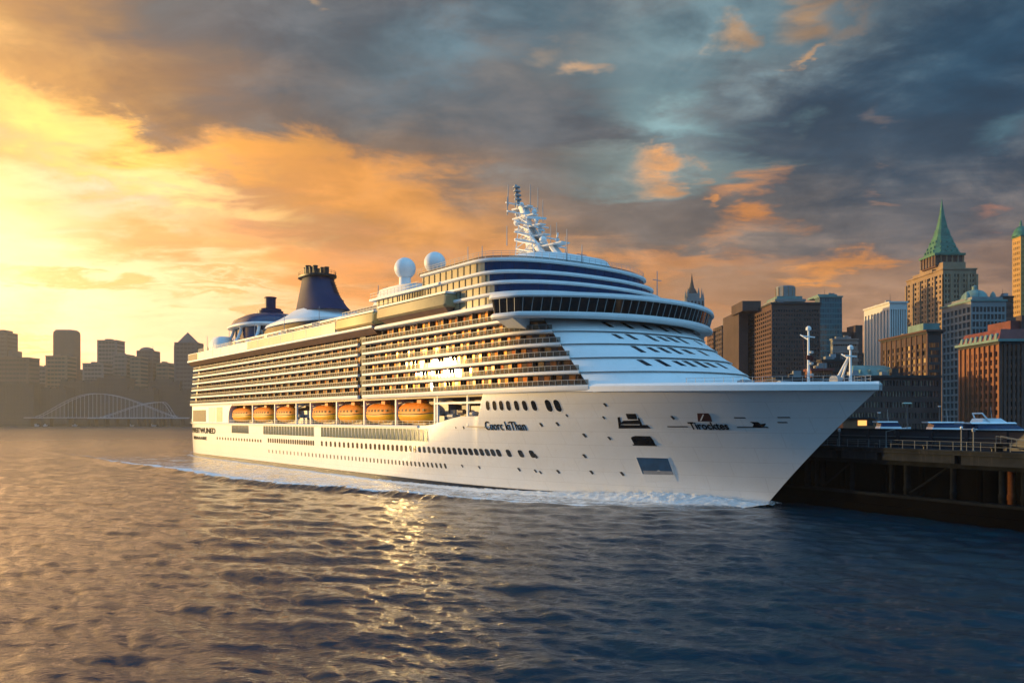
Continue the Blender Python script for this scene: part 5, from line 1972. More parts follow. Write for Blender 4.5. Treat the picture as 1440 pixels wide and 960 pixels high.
class Facades:
    """walls with real window openings; panes are parts of the building (the nearest ones apart, the rest as one)"""

    def __init__(self, root, wall_mat, pane_mat, budget=100):
        self.root, self.wm, self.pm, self.budget = root, wall_mat, pane_mat, budget
        self.wall, self.panes = MB(), []

    def face(self, a, b_, z0, z1, cols, rows, wf=0.55, hf=0.55, dep=0.45, base=0.0, head=0.0, edge_=0.0):
        """a->b: the wall's foot seen from outside going left to right; outward normal is to the right-hand side of a->b turned -90"""
        ax, ay = a
        ux, uy = b_[0] - ax, b_[1] - ay
        L = math.hypot(ux, uy)
        ux, uy = ux / L, uy / L
        nx, ny = uy, -ux
        W_ = MB
        P_ = lambda u, z, d=0.0: (ax + ux * u - nx * d, ay + uy * u - ny * d, z)
        q = lambda u0, u1, za, zb: self.wall.add([P_(u0, za), P_(u1, za), P_(u1, zb), P_(u0, zb)], [(0, 1, 2, 3)])
        if base > 0:
            q(0, L, z0, z0 + base)
        if head > 0:
            q(0, L, z1 - head, z1)
        za, zb = z0 + base, z1 - head
        if edge_ > 0:
            q(0, edge_, za, zb)
            q(L - edge_, L, za, zb)
        cw, rh = (L - 2 * edge_) / cols, (zb - za) / rows
        for j in range(rows):
            zl = za + j * rh
            w0, w1 = zl + rh * (1 - hf) * 0.5, zl + rh * (1 + hf) * 0.5
            q(edge_, L - edge_, zl, w0)
            q(edge_, L - edge_, w1, zl + rh)
            for i in range(cols):
                ul = edge_ + i * cw
                u0, u1 = ul + cw * (1 - wf) * 0.5, ul + cw * (1 + wf) * 0.5
                q(ul, u0, w0, w1)
                q(u1, ul + cw, w0, w1)
                o = [P_(u0, w0), P_(u1, w0), P_(u1, w1), P_(u0, w1)]
                n_ = [P_(u0, w0, dep), P_(u1, w0, dep), P_(u1, w1, dep), P_(u0, w1, dep)]
                self.wall.add(o + n_, [(1, 0, 4, 5), (2, 1, 5, 6), (3, 2, 6, 7), (0, 3, 7, 4)])
                c = P_((u0 + u1) / 2, (w0 + w1) / 2, dep)
                self.panes.append((c, (u1 - u0), (w1 - w0), math.atan2(uy, ux), (nx, ny)))

    def blank(self, poly, z0, z1):
        self.wall.prism(poly, z0, z1)

    def done(self, name='wall', pane_name='window'):
        w = self.wall.build(name, self.wm, self.root, fix=False)
        eye = Vector((0, 0, CAM_H))
        vis = [p for p in self.panes if (eye - Vector(p[0])).dot(Vector((p[4][0], p[4][1], 0))) > 0]
        vis.sort(key=lambda p: (Vector(p[0]) - eye).length / math.sqrt(p[1] * p[2]))
        cache = {}
        for p in vis[:self.budget]:
            key = (round(p[1], 2), round(p[2], 2))
            if key not in cache:
                o = MB().box(-p[1] / 2 - .02, p[1] / 2 + .02, 0.0, 0.08, -p[2] / 2 - .02, p[2] / 2 + .02).build(pane_name, self.pm, self.root)
                cache[key] = o.data
            else:
                o = bpy.data.objects.new(pane_name, cache[key])
                COL.objects.link(o)
                o.parent = self.root
            o.location = p[0]
            o.rotation_euler = (0, 0, p[3])
        rest = vis[self.budget:]
        if rest:
            mb = MB()
            for p in rest:
                mb.obox((p[0][0] - p[4][0] * 0.04, p[0][1] - p[4][1] * 0.04, p[0][2]), (p[1] + .04, 0.08, p[2] + .04), p[3])
            o = mb.build(pane_name, self.pm, self.root)
            o['kind'] = 'stuff'
        return w


def corner(xl, xc, xr, depth):
    """plan of a corner block: the far end of the side that faces the sun, the near corner, the far end of the front"""
    C = ((xc - 720) / FOC * depth, depth)
    Rr = ((xr - 720) / FOC * depth, depth)
    yb = C[0] * FOC / (xl - 720)
    return C, Rr, (C[0], yb)


def zpx(py, depth):
    return CAM_H + (HOR - py) / FOC * depth


def block(name, label, cat, xl, xc, xr, ytop, depth, wm, pm, cols_l, cols_f, rows, z0=GZ, budget=100, group=None, root=None, roof='roof_dark', **kw):
    C, F, Bk = corner(xl, xc, xr, depth)
    if root is None:
        root = empty(name, (C[0], C[1], z0))
        tag(root, label, cat, group)
        root.location = (0, 0, 0)
    z1 = zpx(ytop, depth)
    fc = Facades(root, wm, pm, budget)
    fc.face(Bk, C, z0, z1, cols_l, rows, **kw)
    fc.face(C, F, z0, z1, cols_f, rows, **kw)
    far = (F[0], Bk[1])
    # far sides, core and roof
    fc.wall.add([(F[0], F[1], z0), (far[0], far[1], z0), (far[0], far[1], z1), (F[0], F[1], z1), (Bk[0], Bk[1], z0), (Bk[0], Bk[1], z1)], [(0, 1, 2, 3), (1, 4, 5, 2)])
    fc.done()
    mb = MB()
    ov = 0.5
    mb.box(C[0] - ov, F[0] + ov, C[1] - ov, Bk[1] + ov, z1, z1 + 0.9)
    mb.build('roof', roof, root)
    ru = random.Random(int(xc * 10))
    for k in range(4):
        ux, uy = ru.uniform(C[0] + 2, F[0] - 4), ru.uniform(C[1] + 3, max(C[1] + 4, Bk[1] - 5))
        MB().box(ux, ux + ru.uniform(1.2, 3.2), uy, uy + ru.uniform(1.2, 3.0), z1 + 0.9, z1 + 0.9 + ru.uniform(0.9, 2.6)).build('roof_unit', ru.choice(['stone_grey', 'roof_dark', 'grey_metal']), root)
    ux = ru.uniform(C[0] + 2, F[0] - 3)
    MB().tube((ux, C[1] + 4, z1 + 0.9), (ux, C[1] + 4, z1 + ru.uniform(5, 9)), 0.14, 0.06, 6).build('roof_antenna', 'roof_dark', root)
    return root, C, F, Bk, z1


def re_root(root, C):
    """move a building's origin to its near corner without moving the building"""
    off = Vector((C[0], C[1], GZ))
    root.location = off
    for ch in root.children:
        ch.location = Vector(ch.location) - off


# brown brick office block beyond the bow
r1, C, F, Bk, z1 = block('office_block', 'big flat brown brick block with a grid of small windows behind the foremast', 'building', 1050, 1085, 1153.5, 427.5, 420, 'brick_brown', 'pane', 12, 18, 26, wf=0.6, hf=0.55, base=2, head=2.4, edge_=0.6)
C2, F2, B2 = corner(1032, 1039, 1052, 452)
MB().box(C2[0], F2[0], 452, 486, GZ, zpx(437, 452)).build('side_wing', 'brick_dark', r1)
MB().box(at(1044, 0, 440).x, at(1070, 0, 440).x, 440, 462, zpx(437, 440), zpx(423, 440)).build('roof_house', 'brick_dark', r1)
re_root(r1, C)

# pale round-cornered tower behind it
d = 560
bt = empty('grey_tower', (at(1111, 0, d).x, d, GZ))
tag(bt, 'pale grey tower with a drum on top, rising behind the brown brick block', 'building')
zz0 = lambda py: zpx(py, d) - GZ
hw1, hw2 = (1131 - 1091) / 2 / FOC * d, (1127 - 1100) / 2 / FOC * d
MB().box(-hw1, hw1, 0, 24, 0, zz0(424)).build('tower_shaft', 'stone_grey', bt)
MB().box(-hw1 - 0.8, hw1 + 0.8, -0.8, 24.8, zz0(424), zz0(420.5)).build('tower_terrace', 'stone_grey', bt)
MB().box(-hw1 + 1, hw1 - 1, 1, 23, zz0(420.5), zz0(416)).build('tower_attic', 'copper_pale', bt)
MB().lathe([(hw2, zz0(416)), (hw2, zz0(401)), (hw2 * 0.94, zz0(400.5)), (hw2 * 0.94, zz0(400))], (0, 10, 0), 12).build('tower_drum', 'stone_grey', bt)
for k in range(12):
    a = 2 * math.pi * k / 12
    MB().box(-0.25, 0.25, -0.25, 0.25, zz0(415), zz0(402)).build('drum_fin', 'stone_tan', bt).location = (hw2 * math.cos(a), 10 + hw2 * math.sin(a), 0)

# teal glass tower
r2, C, F, Bk, z1 = block('glass_tower', 'teal glass tower beside the brown brick block', 'building', 1146, 1152.5, 1184, 418, 500, 'tower_teal', 'pane_teal', 4, 9, 24, wf=0.86, hf=0.7, dep=0.15, roof='copper_pale')
mb = MB()
mb.box(at(1152, 0, 500).x, at(1179, 0, 500).x, 502, 520, z1 + 0.9, zpx(413, 500))
mb.build('roof_crown', 'copper_pale', r2)
MB().box(at(1184, 0, 500).x, at(1187, 0, 500).x, 503, 520, GZ, zpx(440, 500)).build('side_wing', 'tower_teal', r2)
re_root(r2, C)

# white ribbed tower
r5, C, F, Bk, z1 = block('ribbed_tower', 'white tower with tall vertical ribs and dark slots', 'building', 1215, 1251, 1275.5, 426, 430, 'white_fin', 'pane', 8, 7, 1, wf=0.46, hf=0.94, dep=1.1, base=1, head=1.5, edge_=0.4, roof='white_fin')
re_root(r5, C)

# brown offices low between
for (nm, lab, xl, xc, xr, yt, dp, wm, pm, cl_, cf_, rw, rf) in (
        ('apartment_block', 'low brown block with stepped roof between the teal tower and the ribbed tower', 1183, 1188, 1216, 498, 540, 'brick_dark', 'pane', 3, 9, 12, 'roof_dark'),
        ('rounded_office', 'dark rounded office with banded floors just past the foremast', 1168, 1171, 1206, 478, 470, 'stone_grey', 'pane', 3, 10, 11, 'stone_grey'),
        ('tenement', 'dark tenement below the teal glass tower', 1150, 1156, 1196, 508, 330, 'brick_dark', 'pane', 3, 12, 8, 'roof_dark'),
        ('red_shed', 'low red brick shed just behind the foremast', 1132, 1141, 1171, 521, 300, 'brick_orange', 'pane', 3, 8, 5, 'roof_red'),
        ('brick_terrace', 'long dark brick terrace at the foot of the tall blocks', 1080, 1092, 1188, 534, 285, 'brick_dark', 'pane', 4, 26, 5, 'roof_dark'),
        ('pier_warehouse', 'dark brick warehouse with faint lit windows beyond the bow tip', 1176, 1188, 1322, 531, 280, 'brick_dark', 'pane_bright', 3, 30, 5, 'roof_dark'),
        ('corner_office', 'grey-brown block glimpsed between the dome tower and the golden tower', 1407, 1409.5, 1425, 418, 520, 'brick_brown', 'pane', 2, 7, 18, 'roof_dark')):
    r_, C, F, Bk, z1 = block(nm, lab, 'building', xl, xc, xr, yt, dp, wm, pm, cl_, cf_, rw, budget=60, wf=0.5, hf=0.5, roof=rf, edge_=0.4)
    if nm == 'apartment_block':
        MB().box(at(1203, 0, dp).x, at(1213, 0, dp).x, dp, dp + 14, z1, zpx(457, dp)).build('roof_tower', 'brick_dark', r_)
        MB().box(at(1186, 0, dp).x, at(1199, 0, dp).x, dp + 2, dp + 16, z1, zpx(466, dp)).build('roof_house', 'brick_brown', r_)
    if nm == 'rounded_office':
        for k in range(10):
            zz_ = GZ + (z1 - GZ) * (k + 0.5) / 10
            MB().box(C[0] - 0.5, F[0] + 0.3, C[1] - 0.6, C[1] - 0.05, zz_, zz_ + 1.6).build('floor_band', 'stone_grey', r_)
    re_root(r_, C)

# long copper-roofed hall behind the bow tip
d = 350
hall = empty('copper_hall', (at(1200, 0, d).x, d, GZ))
tag(hall, 'long hall with a pale green copper roof beyond the bow tip', 'building')
Wd = at(1262, 0, d).x - at(1200, 0, d).x
zt_, ze = zpx(512, d) - GZ, zpx(528, d) - GZ
MB().box(0, Wd, 0, 18, 0, ze).build('wall', 'brick_dark', hall)
MB().loft([[(-.6, -.8, ze), (Wd + .6, -.8, ze), (Wd + .6, 18.8, ze), (-.6, 18.8, ze)], [(2.0, 5, zt_ - 1), (Wd - 1.0, 5, zt_ - 1), (Wd - 1, 13, zt_ - 1), (2, 13, zt_ - 1)], [(3.5, 8, zt_), (Wd - 2, 8, zt_), (Wd - 2, 10, zt_), (3.5, 10, zt_)]]).build('roof', 'copper_pale', hall)
for k in range(4):
    MB().loft([[(2.4 + k * 4.2, -0.2, ze), (4.2 + k * 4.2, -0.2, ze), (4.2 + k * 4.2, 3, ze), (2.4 + k * 4.2, 3, ze)], [(3.2 + k * 4.2, -0.1, ze + 2.6), (3.4 + k * 4.2, -0.1, ze + 2.6), (3.4 + k * 4.2, 3.5, ze + 2.6), (3.2 + k * 4.2, 3.5, ze + 2.6)]]).build('dormer', 'copper_pale', hall)

# dark red brick block with glowing windows
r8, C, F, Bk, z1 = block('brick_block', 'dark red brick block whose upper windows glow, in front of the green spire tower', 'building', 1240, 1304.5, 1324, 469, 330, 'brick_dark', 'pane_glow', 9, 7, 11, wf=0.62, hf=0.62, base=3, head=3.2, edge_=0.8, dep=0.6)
mb = MB()
mb.box(C[0] - 1.2, F[0] + 1.2, C[1] - 1.2, Bk[1] + 1.2, z1 + 0.9, z1 + 1.6)
mb.build('cornice', 'brick_brown', r8)
MB().box(at(1300, 0, 332).x, at(1323, 0, 332).x, 333, 346, z1 + 1.6, zpx(454, 332)).build('roof_house', 'copper_pale', r8)
for i in range(10):
    yb = Bk[1] + (C[1] - Bk[1]) * i / 9
    MB().box(C[0] - 0.35, C[0] + 0.02, yb - 0.5, yb + 0.5, GZ, z1).build('brick_pier', 'brick_brown', r8)
re_root(r8, C)

# grey grid tower with the domed roof
r10, C, F, Bk, z1 = block('domed_office', 'grey grid-fronted tower with a weathered green dome on the roof', 'building', 1324.5, 1365.5, 1415, 423.5, 400, 'stone_grey', 'pane', 7, 9, 16, wf=0.74, hf=0.70, base=2, head=2.2, edge_=0.5, roof='copper_pale')
dc = at(1375, 0, 408)
MB().lathe([(7.0, 0), (7.0, 1.2), (6.4, 2.0), (5.6, 4.0), (4.0, 5.6), (1.8, 6.4), (1.2, 6.5), (1.2, 8.2), (0.2, 9.0)], (dc.x, 411, z1 + 0.9), 16).build('dome', 'copper_pale', r10, smooth=40)
MB().box(C[0] + 1, F[0] - 1, C[1] + 1, Bk[1] - 1, z1 + 0.9, z1 + 2.4).build('attic', 'stone_grey', r10)
for ddx in (-6.5, 6.5):
    MB().lathe([(1.3, 0), (1.3, 2.2), (0.9, 3.4), (0.1, 4.4)], (dc.x + ddx, 406, z1 + 1.5), 10).build('turret', 'copper_pale', r10, smooth=40)
re_root(r10, C)

# orange brick warehouse with the mansard roof
r11, C, F, Bk, z1 = block('orange_warehouse', 'tall orange brick block with close brick ribs, nearest the edge', 'building', 1351, 1406, 1462, 484, 260, 'brick_orange', 'pane_bright', 8, 9, 9, wf=0.52, hf=0.6, base=2.5, head=1.6, edge_=0.7, dep=0.5)
for i in range(9):
    yb = Bk[1] + (C[1] - Bk[1]) * i / 8
    MB().box(C[0] - 0.55, C[0] + 0.02, yb - 0.42, yb + 0.42, GZ, z1).build('brick_rib', 'brick_orange', r11)
for i in range(10):
    xf = C[0] + (F[0] - C[0]) * i / 9
    MB().box(xf - 0.4, xf + 0.4, C[1] - 0.5, C[1] + 0.02, GZ, z1).build('brick_rib', 'brick_brown', r11)
MB().box(C[0] - 1.4, F[0] + 1.4, C[1] - 1.4, Bk[1] + 1.4, z1 + 0.9, z1 + 1.7).build('cornice', 'copper_pale', r11)
za = z1 + 1.7
MB().loft([[(C[0] - .6, C[1] - .6, za), (F[0], C[1] - .6, za), (F[0], Bk[1] + .6, za), (C[0] - .6, Bk[1] + .6, za)], [(C[0] + 1.0, C[1] + 1.0, za + 3.4), (F[0], C[1] + 1.0, za + 3.4), (F[0], Bk[1] - 1, za + 3.4), (C[0] + 1.0, Bk[1] - 1, za + 3.4)]]).build('mansard_roof', 'roof_red', r11)
for i in range(8):
    yb = Bk[1] + (C[1] - Bk[1]) * (i + 0.5) / 8
    MB().loft([[(C[0] - .7, yb - .7, za), (C[0] + 1, yb - .7, za), (C[0] + 1, yb + .7, za), (C[0] - .7, yb + .7, za)], [(C[0] - .5, yb - .6, za + 1.6), (C[0] + 1, yb - .6, za + 1.6), (C[0] + 1, yb + .6, za + 1.6), (C[0] - .5, yb + .6, za + 1.6)], [(C[0] - .4, yb - .1, za + 2.1), (C[0] + 1, yb - .1, za + 2.1), (C[0] + 1, yb + .1, za + 2.1), (C[0] - .4, yb + .1, za + 2.1)]]).build('dormer', 'copper_pale', r11)
MB().box(C[0] + 6, F[0] - 2, C[1] + 4, Bk[1] - 6, za + 3.4, za + 6.5).build('roof_house', 'roof_red', r11)
MB().box(C[0] + 9, C[0] + 12, C[1] + 3, C[1] + 6, za + 3.4, za + 8.2).build('chimney', 'brick_dark', r11)
re_root(r11, C)

# tall stone tower with a green copper spire
d = 520
r7, C, F, Bk, z1 = block('spire_tower', 'tall stone tower with a stepped green copper spire', 'building', 1275, 1326, 1373, 379, d, 'stone_tan', 'pane', 10, 10, 28, wf=0.46, hf=0.55, base=2, head=2, edge_=1.0, dep=0.7, roof='stone_tan')
Wl = Bk[1] - C[1]
cy = C[1] + 18
cx = at(1324.5, 0, cy).x
zt2 = zpx(367, d)
xa_, xb_ = at(1326, 0, d + 3).x, at(1358, 0, d + 3).x
MB().box(C[0] - 0.8, C[0] + 3.0, C[1] + 12, Bk[1] - 10, z1, zpx(374, d)).build('setback', 'stone_tan', r7)
MB().box(xa_, xb_, C[1] + 3, C[1] + 33, z1, zt2).build('setback', 'stone_tan', r7)
# colonnaded attic
hw = 9.8
zb, zt3 = zt2, zpx(355, d)
MB().box(cx - hw + 0.9, cx + hw - 0.9, cy - hw + 0.9, cy + hw - 0.9, zb - 2, zt3).build('attic', 'brick_brown', r7)
for k in range(6):
    o_ = -hw + 0.5 + (2 * hw - 1.0) * k / 5
    for (xx, yy) in ((cx + o_, cy - hw + 0.5), (cx - hw + 0.5, cy + o_)):
        MB().lathe([(0.7, zb - 1), (0.55, zb - 0.4), (0.5, zt3 - 0.5), (0.75, zt3)], (xx, yy, 0), 8).build('column', 'stone_tan', r7, smooth=40)
MB().box(cx - hw - .5, cx + hw + .5, cy - hw - .5, cy + hw + .5, zt3, zt3 + 1.4).build('attic_cornice', 'copper', r7)
# stepped spire
prof = [(14.9, 353.2), (14.2, 349), (13.4, 348.5), (12.4, 343), (11.6, 342.5), (10.2, 335), (9.6, 334.5), (8.0, 326), (7.4, 325.5), (5.4, 314), (4.9, 313.5), (3.2, 301), (2.0, 291), (1.1, 281), (0.45, 273), (0.1, 268)]
prof = [(w * 0.63, py) for w, py in prof]
rings = [[(cx + sx * w, cy + sy * w, zpx(py, d)) for sx, sy in ((-1, -.7), (-.7, -1), (.7, -1), (1, -.7), (1, .7), (.7, 1), (-.7, 1), (-1, .7))] for w, py in prof]
sp = MB().loft(rings).build('spire', 'copper', r7)
for w, py, n_ in ((8.9, 348.8, 4), (7.7, 342.8, 3), (6.3, 334.8, 3)):
    for k in range(n_):
        o_ = -w * 0.6 + 1.2 * w * k / (n_ - 1)
        for xx, yy in ((cx + o_, cy - w + 0.2), (cx - w + 0.2, cy + o_)):
            z_ = zpx(py, d)
            MB().loft([[(xx - .45, yy - .45, z_ - .3), (xx + .45, yy - .45, z_ - .3), (xx + .45, yy + .45, z_ - .3), (xx - .45, yy + .45, z_ - .3)],
                       [(xx - .4, yy - .4, z_ + 0.8), (xx + .4, yy - .4, z_ + 0.8), (xx + .4, yy + .4, z_ + 0.8), (xx - .4, yy + .4, z_ + 0.8)],
                       [(xx - .05, yy - .05, z_ + 1.7), (xx + .05, yy - .05, z_ + 1.7), (xx + .05, yy + .05, z_ + 1.7), (xx - .05, yy + .05, z_ + 1.7)]]).build('spire_dormer', 'copper', sp)
# vertical ribs
for i in range(6):
    yb = Bk[1] + (C[1] - Bk[1]) * i / 5
    MB().box(C[0] - 0.9, C[0] + 0.02, yb - 0.8, yb + 0.8, GZ, z1 - 3).build('stone_rib', 'stone_tan', r7)
for i in range(5):
    xf = C[0] + (F[0] - C[0]) * i / 4
    MB().box(xf - 0.8, xf + 0.8, C[1] - 0.8, C[1] + 0.02, GZ, z1 - 3).build('stone_rib', 'stone_tan', r7)
re_root(r7, C)

# slender golden tower at the end
d = 600
r12, C, F, Bk, z1 = block('gold_tower', 'slender golden tower with a small green cap, beyond the orange brick block', 'building', 1423.5, 1435.5, 1452, 332, d, 'stone_gold', 'pane', 4, 5, 34, wf=0.4, hf=0.5, base=2, head=2, edge_=1.0, dep=0.6, roof='copper')
cx = (C[0] + F[0]) / 2
MB().lathe([(6.2, 0), (5.6, 2.2), (4.4, 5.2), (2.4, 7.4), (1.0, 8.0), (0.8, 10.5), (0.1, 13)], (cx - 0.5, C[1] + 6, z1 + 0.9), 12).build('cap', 'copper', r12, smooth=40)
MB().box(at(1421, 0, d).x, at(1450, 0, d).x, d - 2, d + 20, GZ, zpx(446, d)).build('base', 'brick_brown', r12)
re_root(r12, C)

# gothic pinnacle behind the bridge
d = 700
gt = empty('gothic_tower', (at(977, 0, d).x, d, GZ))
tag(gt, 'grey gothic tower with a needle spire peeking over the bridge of the ship', 'building')
zz0 = lambda py: zpx(py, d) - GZ
k_ = d / FOC
MB().box(-12 * k_, 13.5 * k_, 0, 18, 0, zz0(419)).build('tower_shaft', 'stone_grey', gt)
MB().box(-9.5 * k_, 7 * k_, 1, 15, zz0(419), zz0(412)).build('tower_stage', 'stone_grey', gt)
MB().loft([ring(-1.2 * k_, 8, zz0(412), 8 * k_, 6, 8, 2), ring(-1.2 * k_, 8, zz0(407), 6.4 * k_, 5, 8, 2), ring(-1.2 * k_, 8, zz0(402), 3.4 * k_, 2.8, 8, 2), ring(-1.2 * k_, 8, zz0(393), 1.5 * k_, 1.3, 8, 2), ring(-1.2 * k_, 8, zz0(382), 0.15 * k_, 0.1, 8, 2)]).build('spire', 'roof_dark', gt)
for xx, t0, t1 in ((-12, 417, 408), (-8.5, 412, 404), (6.5, 412, 403), (11, 419, 404), (13, 419, 410)):
    MB().loft([ring(xx * k_, 3, zz0(t0 + 12), 1.0, 1.0, 6, 2), ring(xx * k_, 3, zz0(t0), 1.0, 1.0, 6, 2), ring(xx * k_, 3, zz0(t1), 0.08, 0.08, 6, 2)]).build('pinnacle', 'stone_grey', gt)
for k in range(5):
    MB().box((-10 + k * 5) * k_, (-7.6 + k * 5) * k_, -0.12, 0.2, zz0(436), zz0(423)).build('tower_window', 'pane', gt)

# stepped blocks behind the bridge
for (x0, x1, yt, dp, mm, lab) in ((1003, 1017, 467, 640, 'brick_brown', 'low brown block just past the bridge wing of the ship'), (1015, 1033, 459, 620, 'brick_dark', 'stepped dark block with a water tank beside the brown brick block'),
                                  (1031, 1052, 450, 600, 'brick_dark', 'dark slab directly behind the brown brick block')):
    p0, p1 = at(x0, 0, dp), at(x1, 0, dp)
    rt = empty('stepped_block', (p0.x, dp, GZ))
    tag(rt, lab, 'building')
    w_ = p1.x - p0.x
    fc = Facades(rt, mm, 'pane', 40)
    h_ = zpx(yt, dp) - GZ
    fc.face((0, 0), (w_, 0), 0, h_, 6, 20, wf=0.5, hf=0.5)
    fc.face((0, 20), (0, 0), 0, h_, 4, 20, wf=0.5, hf=0.5)
    fc.wall.add([(w_, 0, 0), (w_, 20, 0), (w_, 20, h_), (w_, 0, h_), (0, 20, 0), (0, 20, h_)], [(0, 1, 2, 3), (1, 4, 5, 2)])
    fc.done()
    MB().box(-.4, w_ + .4, -.4, 20.4, h_, h_ + 0.8).build('roof', 'roof_dark', rt)
    if 1010 < x0 < 1020:
        MB().lathe([(1.8, 0), (1.8, 4.4), (1.2, 5.8), (0.1, 6.6)], (w_ * 0.4, 6, h_ + 0.8), 10).build('water_tank', 'stone_grey', rt, smooth=40)
    else:
        MB().box(w_ * .35, w_ * .8, 4, 12, h_ + .8, h_ + 4).build('roof_house', mm, rt)

# ------------------------------------------------------------------ far skyline across the water
FAR = [  # x0, x1, top, depth, material, label, crown
    (-12, 9.5, 467, 1500, 'far_grey', 'grey slab tower at the very end of the far skyline', 'step'),
    (-14, 40, 503.5, 1430, 'far_brown', 'broad reddish block in front of the endmost far tower', 'flat'),
    (38, 66, 516, 1520, 'far_mid', 'ridge-roofed grey block next to the broad reddish block', 'ragged'),
    (71.5, 103, 463, 1560, 'far_brown', 'tall round-topped brown tower on the far shore', 'round'),
    (64, 94, 501, 1500, 'far_tan', 'light tan block standing before the round-topped tower', 'flat'),
    (100, 111, 522, 1600, 'far_grey', 'narrow slab close behind the round-topped tower', 'step'),
    (116, 145, 511.5, 1500, 'far_mid', 'wide grey block before the plain flat-topped tower', 'flat'),
    (136.5, 164, 479, 1580, 'far_mid', 'plain flat-topped grey tower in the middle of the far skyline', 'flat'),
    (159, 177.5, 499, 1540, 'far_mid', 'lower grey tower joined to the plain flat-topped one', 'flat'),
    (182.5, 197, 502, 1520, 'far_tan', 'pale slab lit on its edge, before the domed tower', 'flat'),
    (192, 214.5, 489, 1560, 'far_grey', 'domed tower with a short spike on the far shore', 'dome'),
    (219.5, 236.5, 511, 1560, 'far_tan', 'short tan tower between the domed and the pyramid-topped towers', 'flat'),
    (214, 222, 521, 1620, 'far_grey', 'thin dark slab tucked behind the short tan tower', 'flat'),
    (238, 248, 520, 1600, 'far_tan', 'small block just before the pyramid-topped tower', 'flat'),
    (245, 276.5, 481, 1480, 'far_grey', 'tower with a pyramid roof nearest the stern of the ship', 'pyramid'),
    (276, 290, 518, 1540, 'far_grey', 'low block half hidden by the stern of the ship', 'flat'),
    (-16, 47, 540, 1420, 'far_dark', 'wide brick warehouse at the foot of the broad reddish block', 'flat'),
    (40, 92, 546, 1440, 'far_dark', 'long grey warehouse beyond the bridge approach', 'ragged'),
    (84, 140, 536, 1470, 'far_dark', 'brown terrace rising behind the highest part of the bridge', 'ragged'),
    (136, 178, 531, 1470, 'far_dark', 'grey terrace below the plain flat-topped tower', 'step'),
    (172, 216, 547, 1450, 'far_dark', 'low brown sheds below the domed tower', 'ragged'),
    (208, 252, 536, 1470, 'far_dark', 'grey sheds below the short tan tower', 'step'),
    (244, 296, 550, 1440, 'far_dark', 'dark sheds on the far shore beside the stern', 'flat'),
]
rf_ = random.Random(9)
for x0, x1, yt, dp, mm, lab, crown in FAR:
    p0, p1 = at(x0, 0, dp), at(x1, 0, dp)
    w_, h_ = p1.x - p0.x, zpx(yt, dp) - 3.0
    rt = empty('far_tower' if h_ > 90 else 'far_block', (p0.x, dp, 3.0))
    tag(rt, lab, 'building')
    dpt = 34
    if crown == 'round':
        base_h = h_ - 4
        rings = []
        for z, f in ((0, 1.0), (base_h * 0.97, 0.995), (base_h, 0.97), (h_, 0.8)):
            rings.append(ring(w_ / 2, dpt / 2, z, w_ / 2 * f, dpt / 2 * f, 20, 4.5))
        MB().loft(rings).build('tower_shaft', mm, rt, smooth=30)
        base_h = h_ - 6
    else:
        base_h = h_ - (5 if crown == 'dome' else 0)
        MB().box(0, w_, 0, dpt, 0, base_h).build('tower_shaft', mm, rt)
    # floors read as shallow dark bands with piers between
    rows = max(3, int(base_h / 7.5))
    mb = MB()
    if crown != 'round':
        for j in range(rows):
            z = base_h * (j + 0.3) / rows
            mb.box(w_ * 0.06, w_ * 0.94, -0.25, -0.02, z, z + base_h / rows * 0.42)
            mb.box(w_ - 0.02 + 0.02, w_ + 0.25, dpt * 0.06, dpt * 0.94, z, z + base_h / rows * 0.42)
        mb.build('floor_band', 'roof_dark', rt)
        for j in range(max(2, int(w_ / 6))):
            xx = w_ * (j + 0.5) / max(2, int(w_ / 6))
            MB().box(xx - 0.5, xx + 0.5, -0.6, -0.26, 0, base_h - 1).build('facade_pier', mm, rt)
    if crown == 'pyramid':
        zp = zpx(466, dp) - 3.0
        MB().loft([[(w_ * .12, 3, base_h), (w_ * .84, 3, base_h), (w_ * .84, dpt - 3, base_h), (w_ * .12, dpt - 3, base_h)], [(w_ * .43, dpt / 2 - .3, zp), (w_ * .45, dpt / 2 - .3, zp), (w_ * .45, dpt / 2 + .3, zp), (w_ * .43, dpt / 2 + .3, zp)]]).build('pyramid_roof', mm, rt)
        MB().box(-1.6, -0.02, 2, dpt - 2, 0, base_h - 6).build('side_wing', 'far_tan', rt)
    elif crown == 'dome':
        MB().lathe([(w_ * .44, 0), (w_ * .42, 3), (w_ * .30, 6), (w_ * .12, 7.5)], (w_ * .4, dpt / 2, base_h), 14).build('dome', mm, rt, smooth=40)
        MB().tube((w_ * .78, dpt / 2, base_h), (w_ * .78, dpt / 2, base_h + 12), 0.9, 0.1, 6).build('spike', mm, rt)
    elif crown == 'step':
        MB().box(w_ * .2, w_ * .75, 4, dpt - 4, base_h, base_h + 5).build('roof_house', mm, rt)
        MB().box(w_, w_ * 1.28, 3, dpt, 0, base_h - 34 if base_h > 60 else base_h * .8).build('side_wing', mm, rt)
    elif crown == 'ragged':
        for k in range(5):
            a = w_ * k / 5
            MB().box(a + .5, a + w_ / 5 * rf_.uniform(.5, .9), 2, dpt - 2, base_h, base_h + rf_.uniform(1, 5)).build('roof_house', mm, rt)
    elif crown != 'round':
        MB().box(-.5, w_ + .5, -.5, dpt + .5, base_h, base_h + 1.6).build('roof', mm, rt)
        if w_ > 22:
            MB().box(w_ * .3, w_ * .6, 8, 20, base_h + 1.6, base_h + 4.5).build('roof_house', mm, rt)

# the pale steel bridge low on the far shore
material('bridge_steel', (0.28, 0.32, 0.36), 0.5)
d = 1360


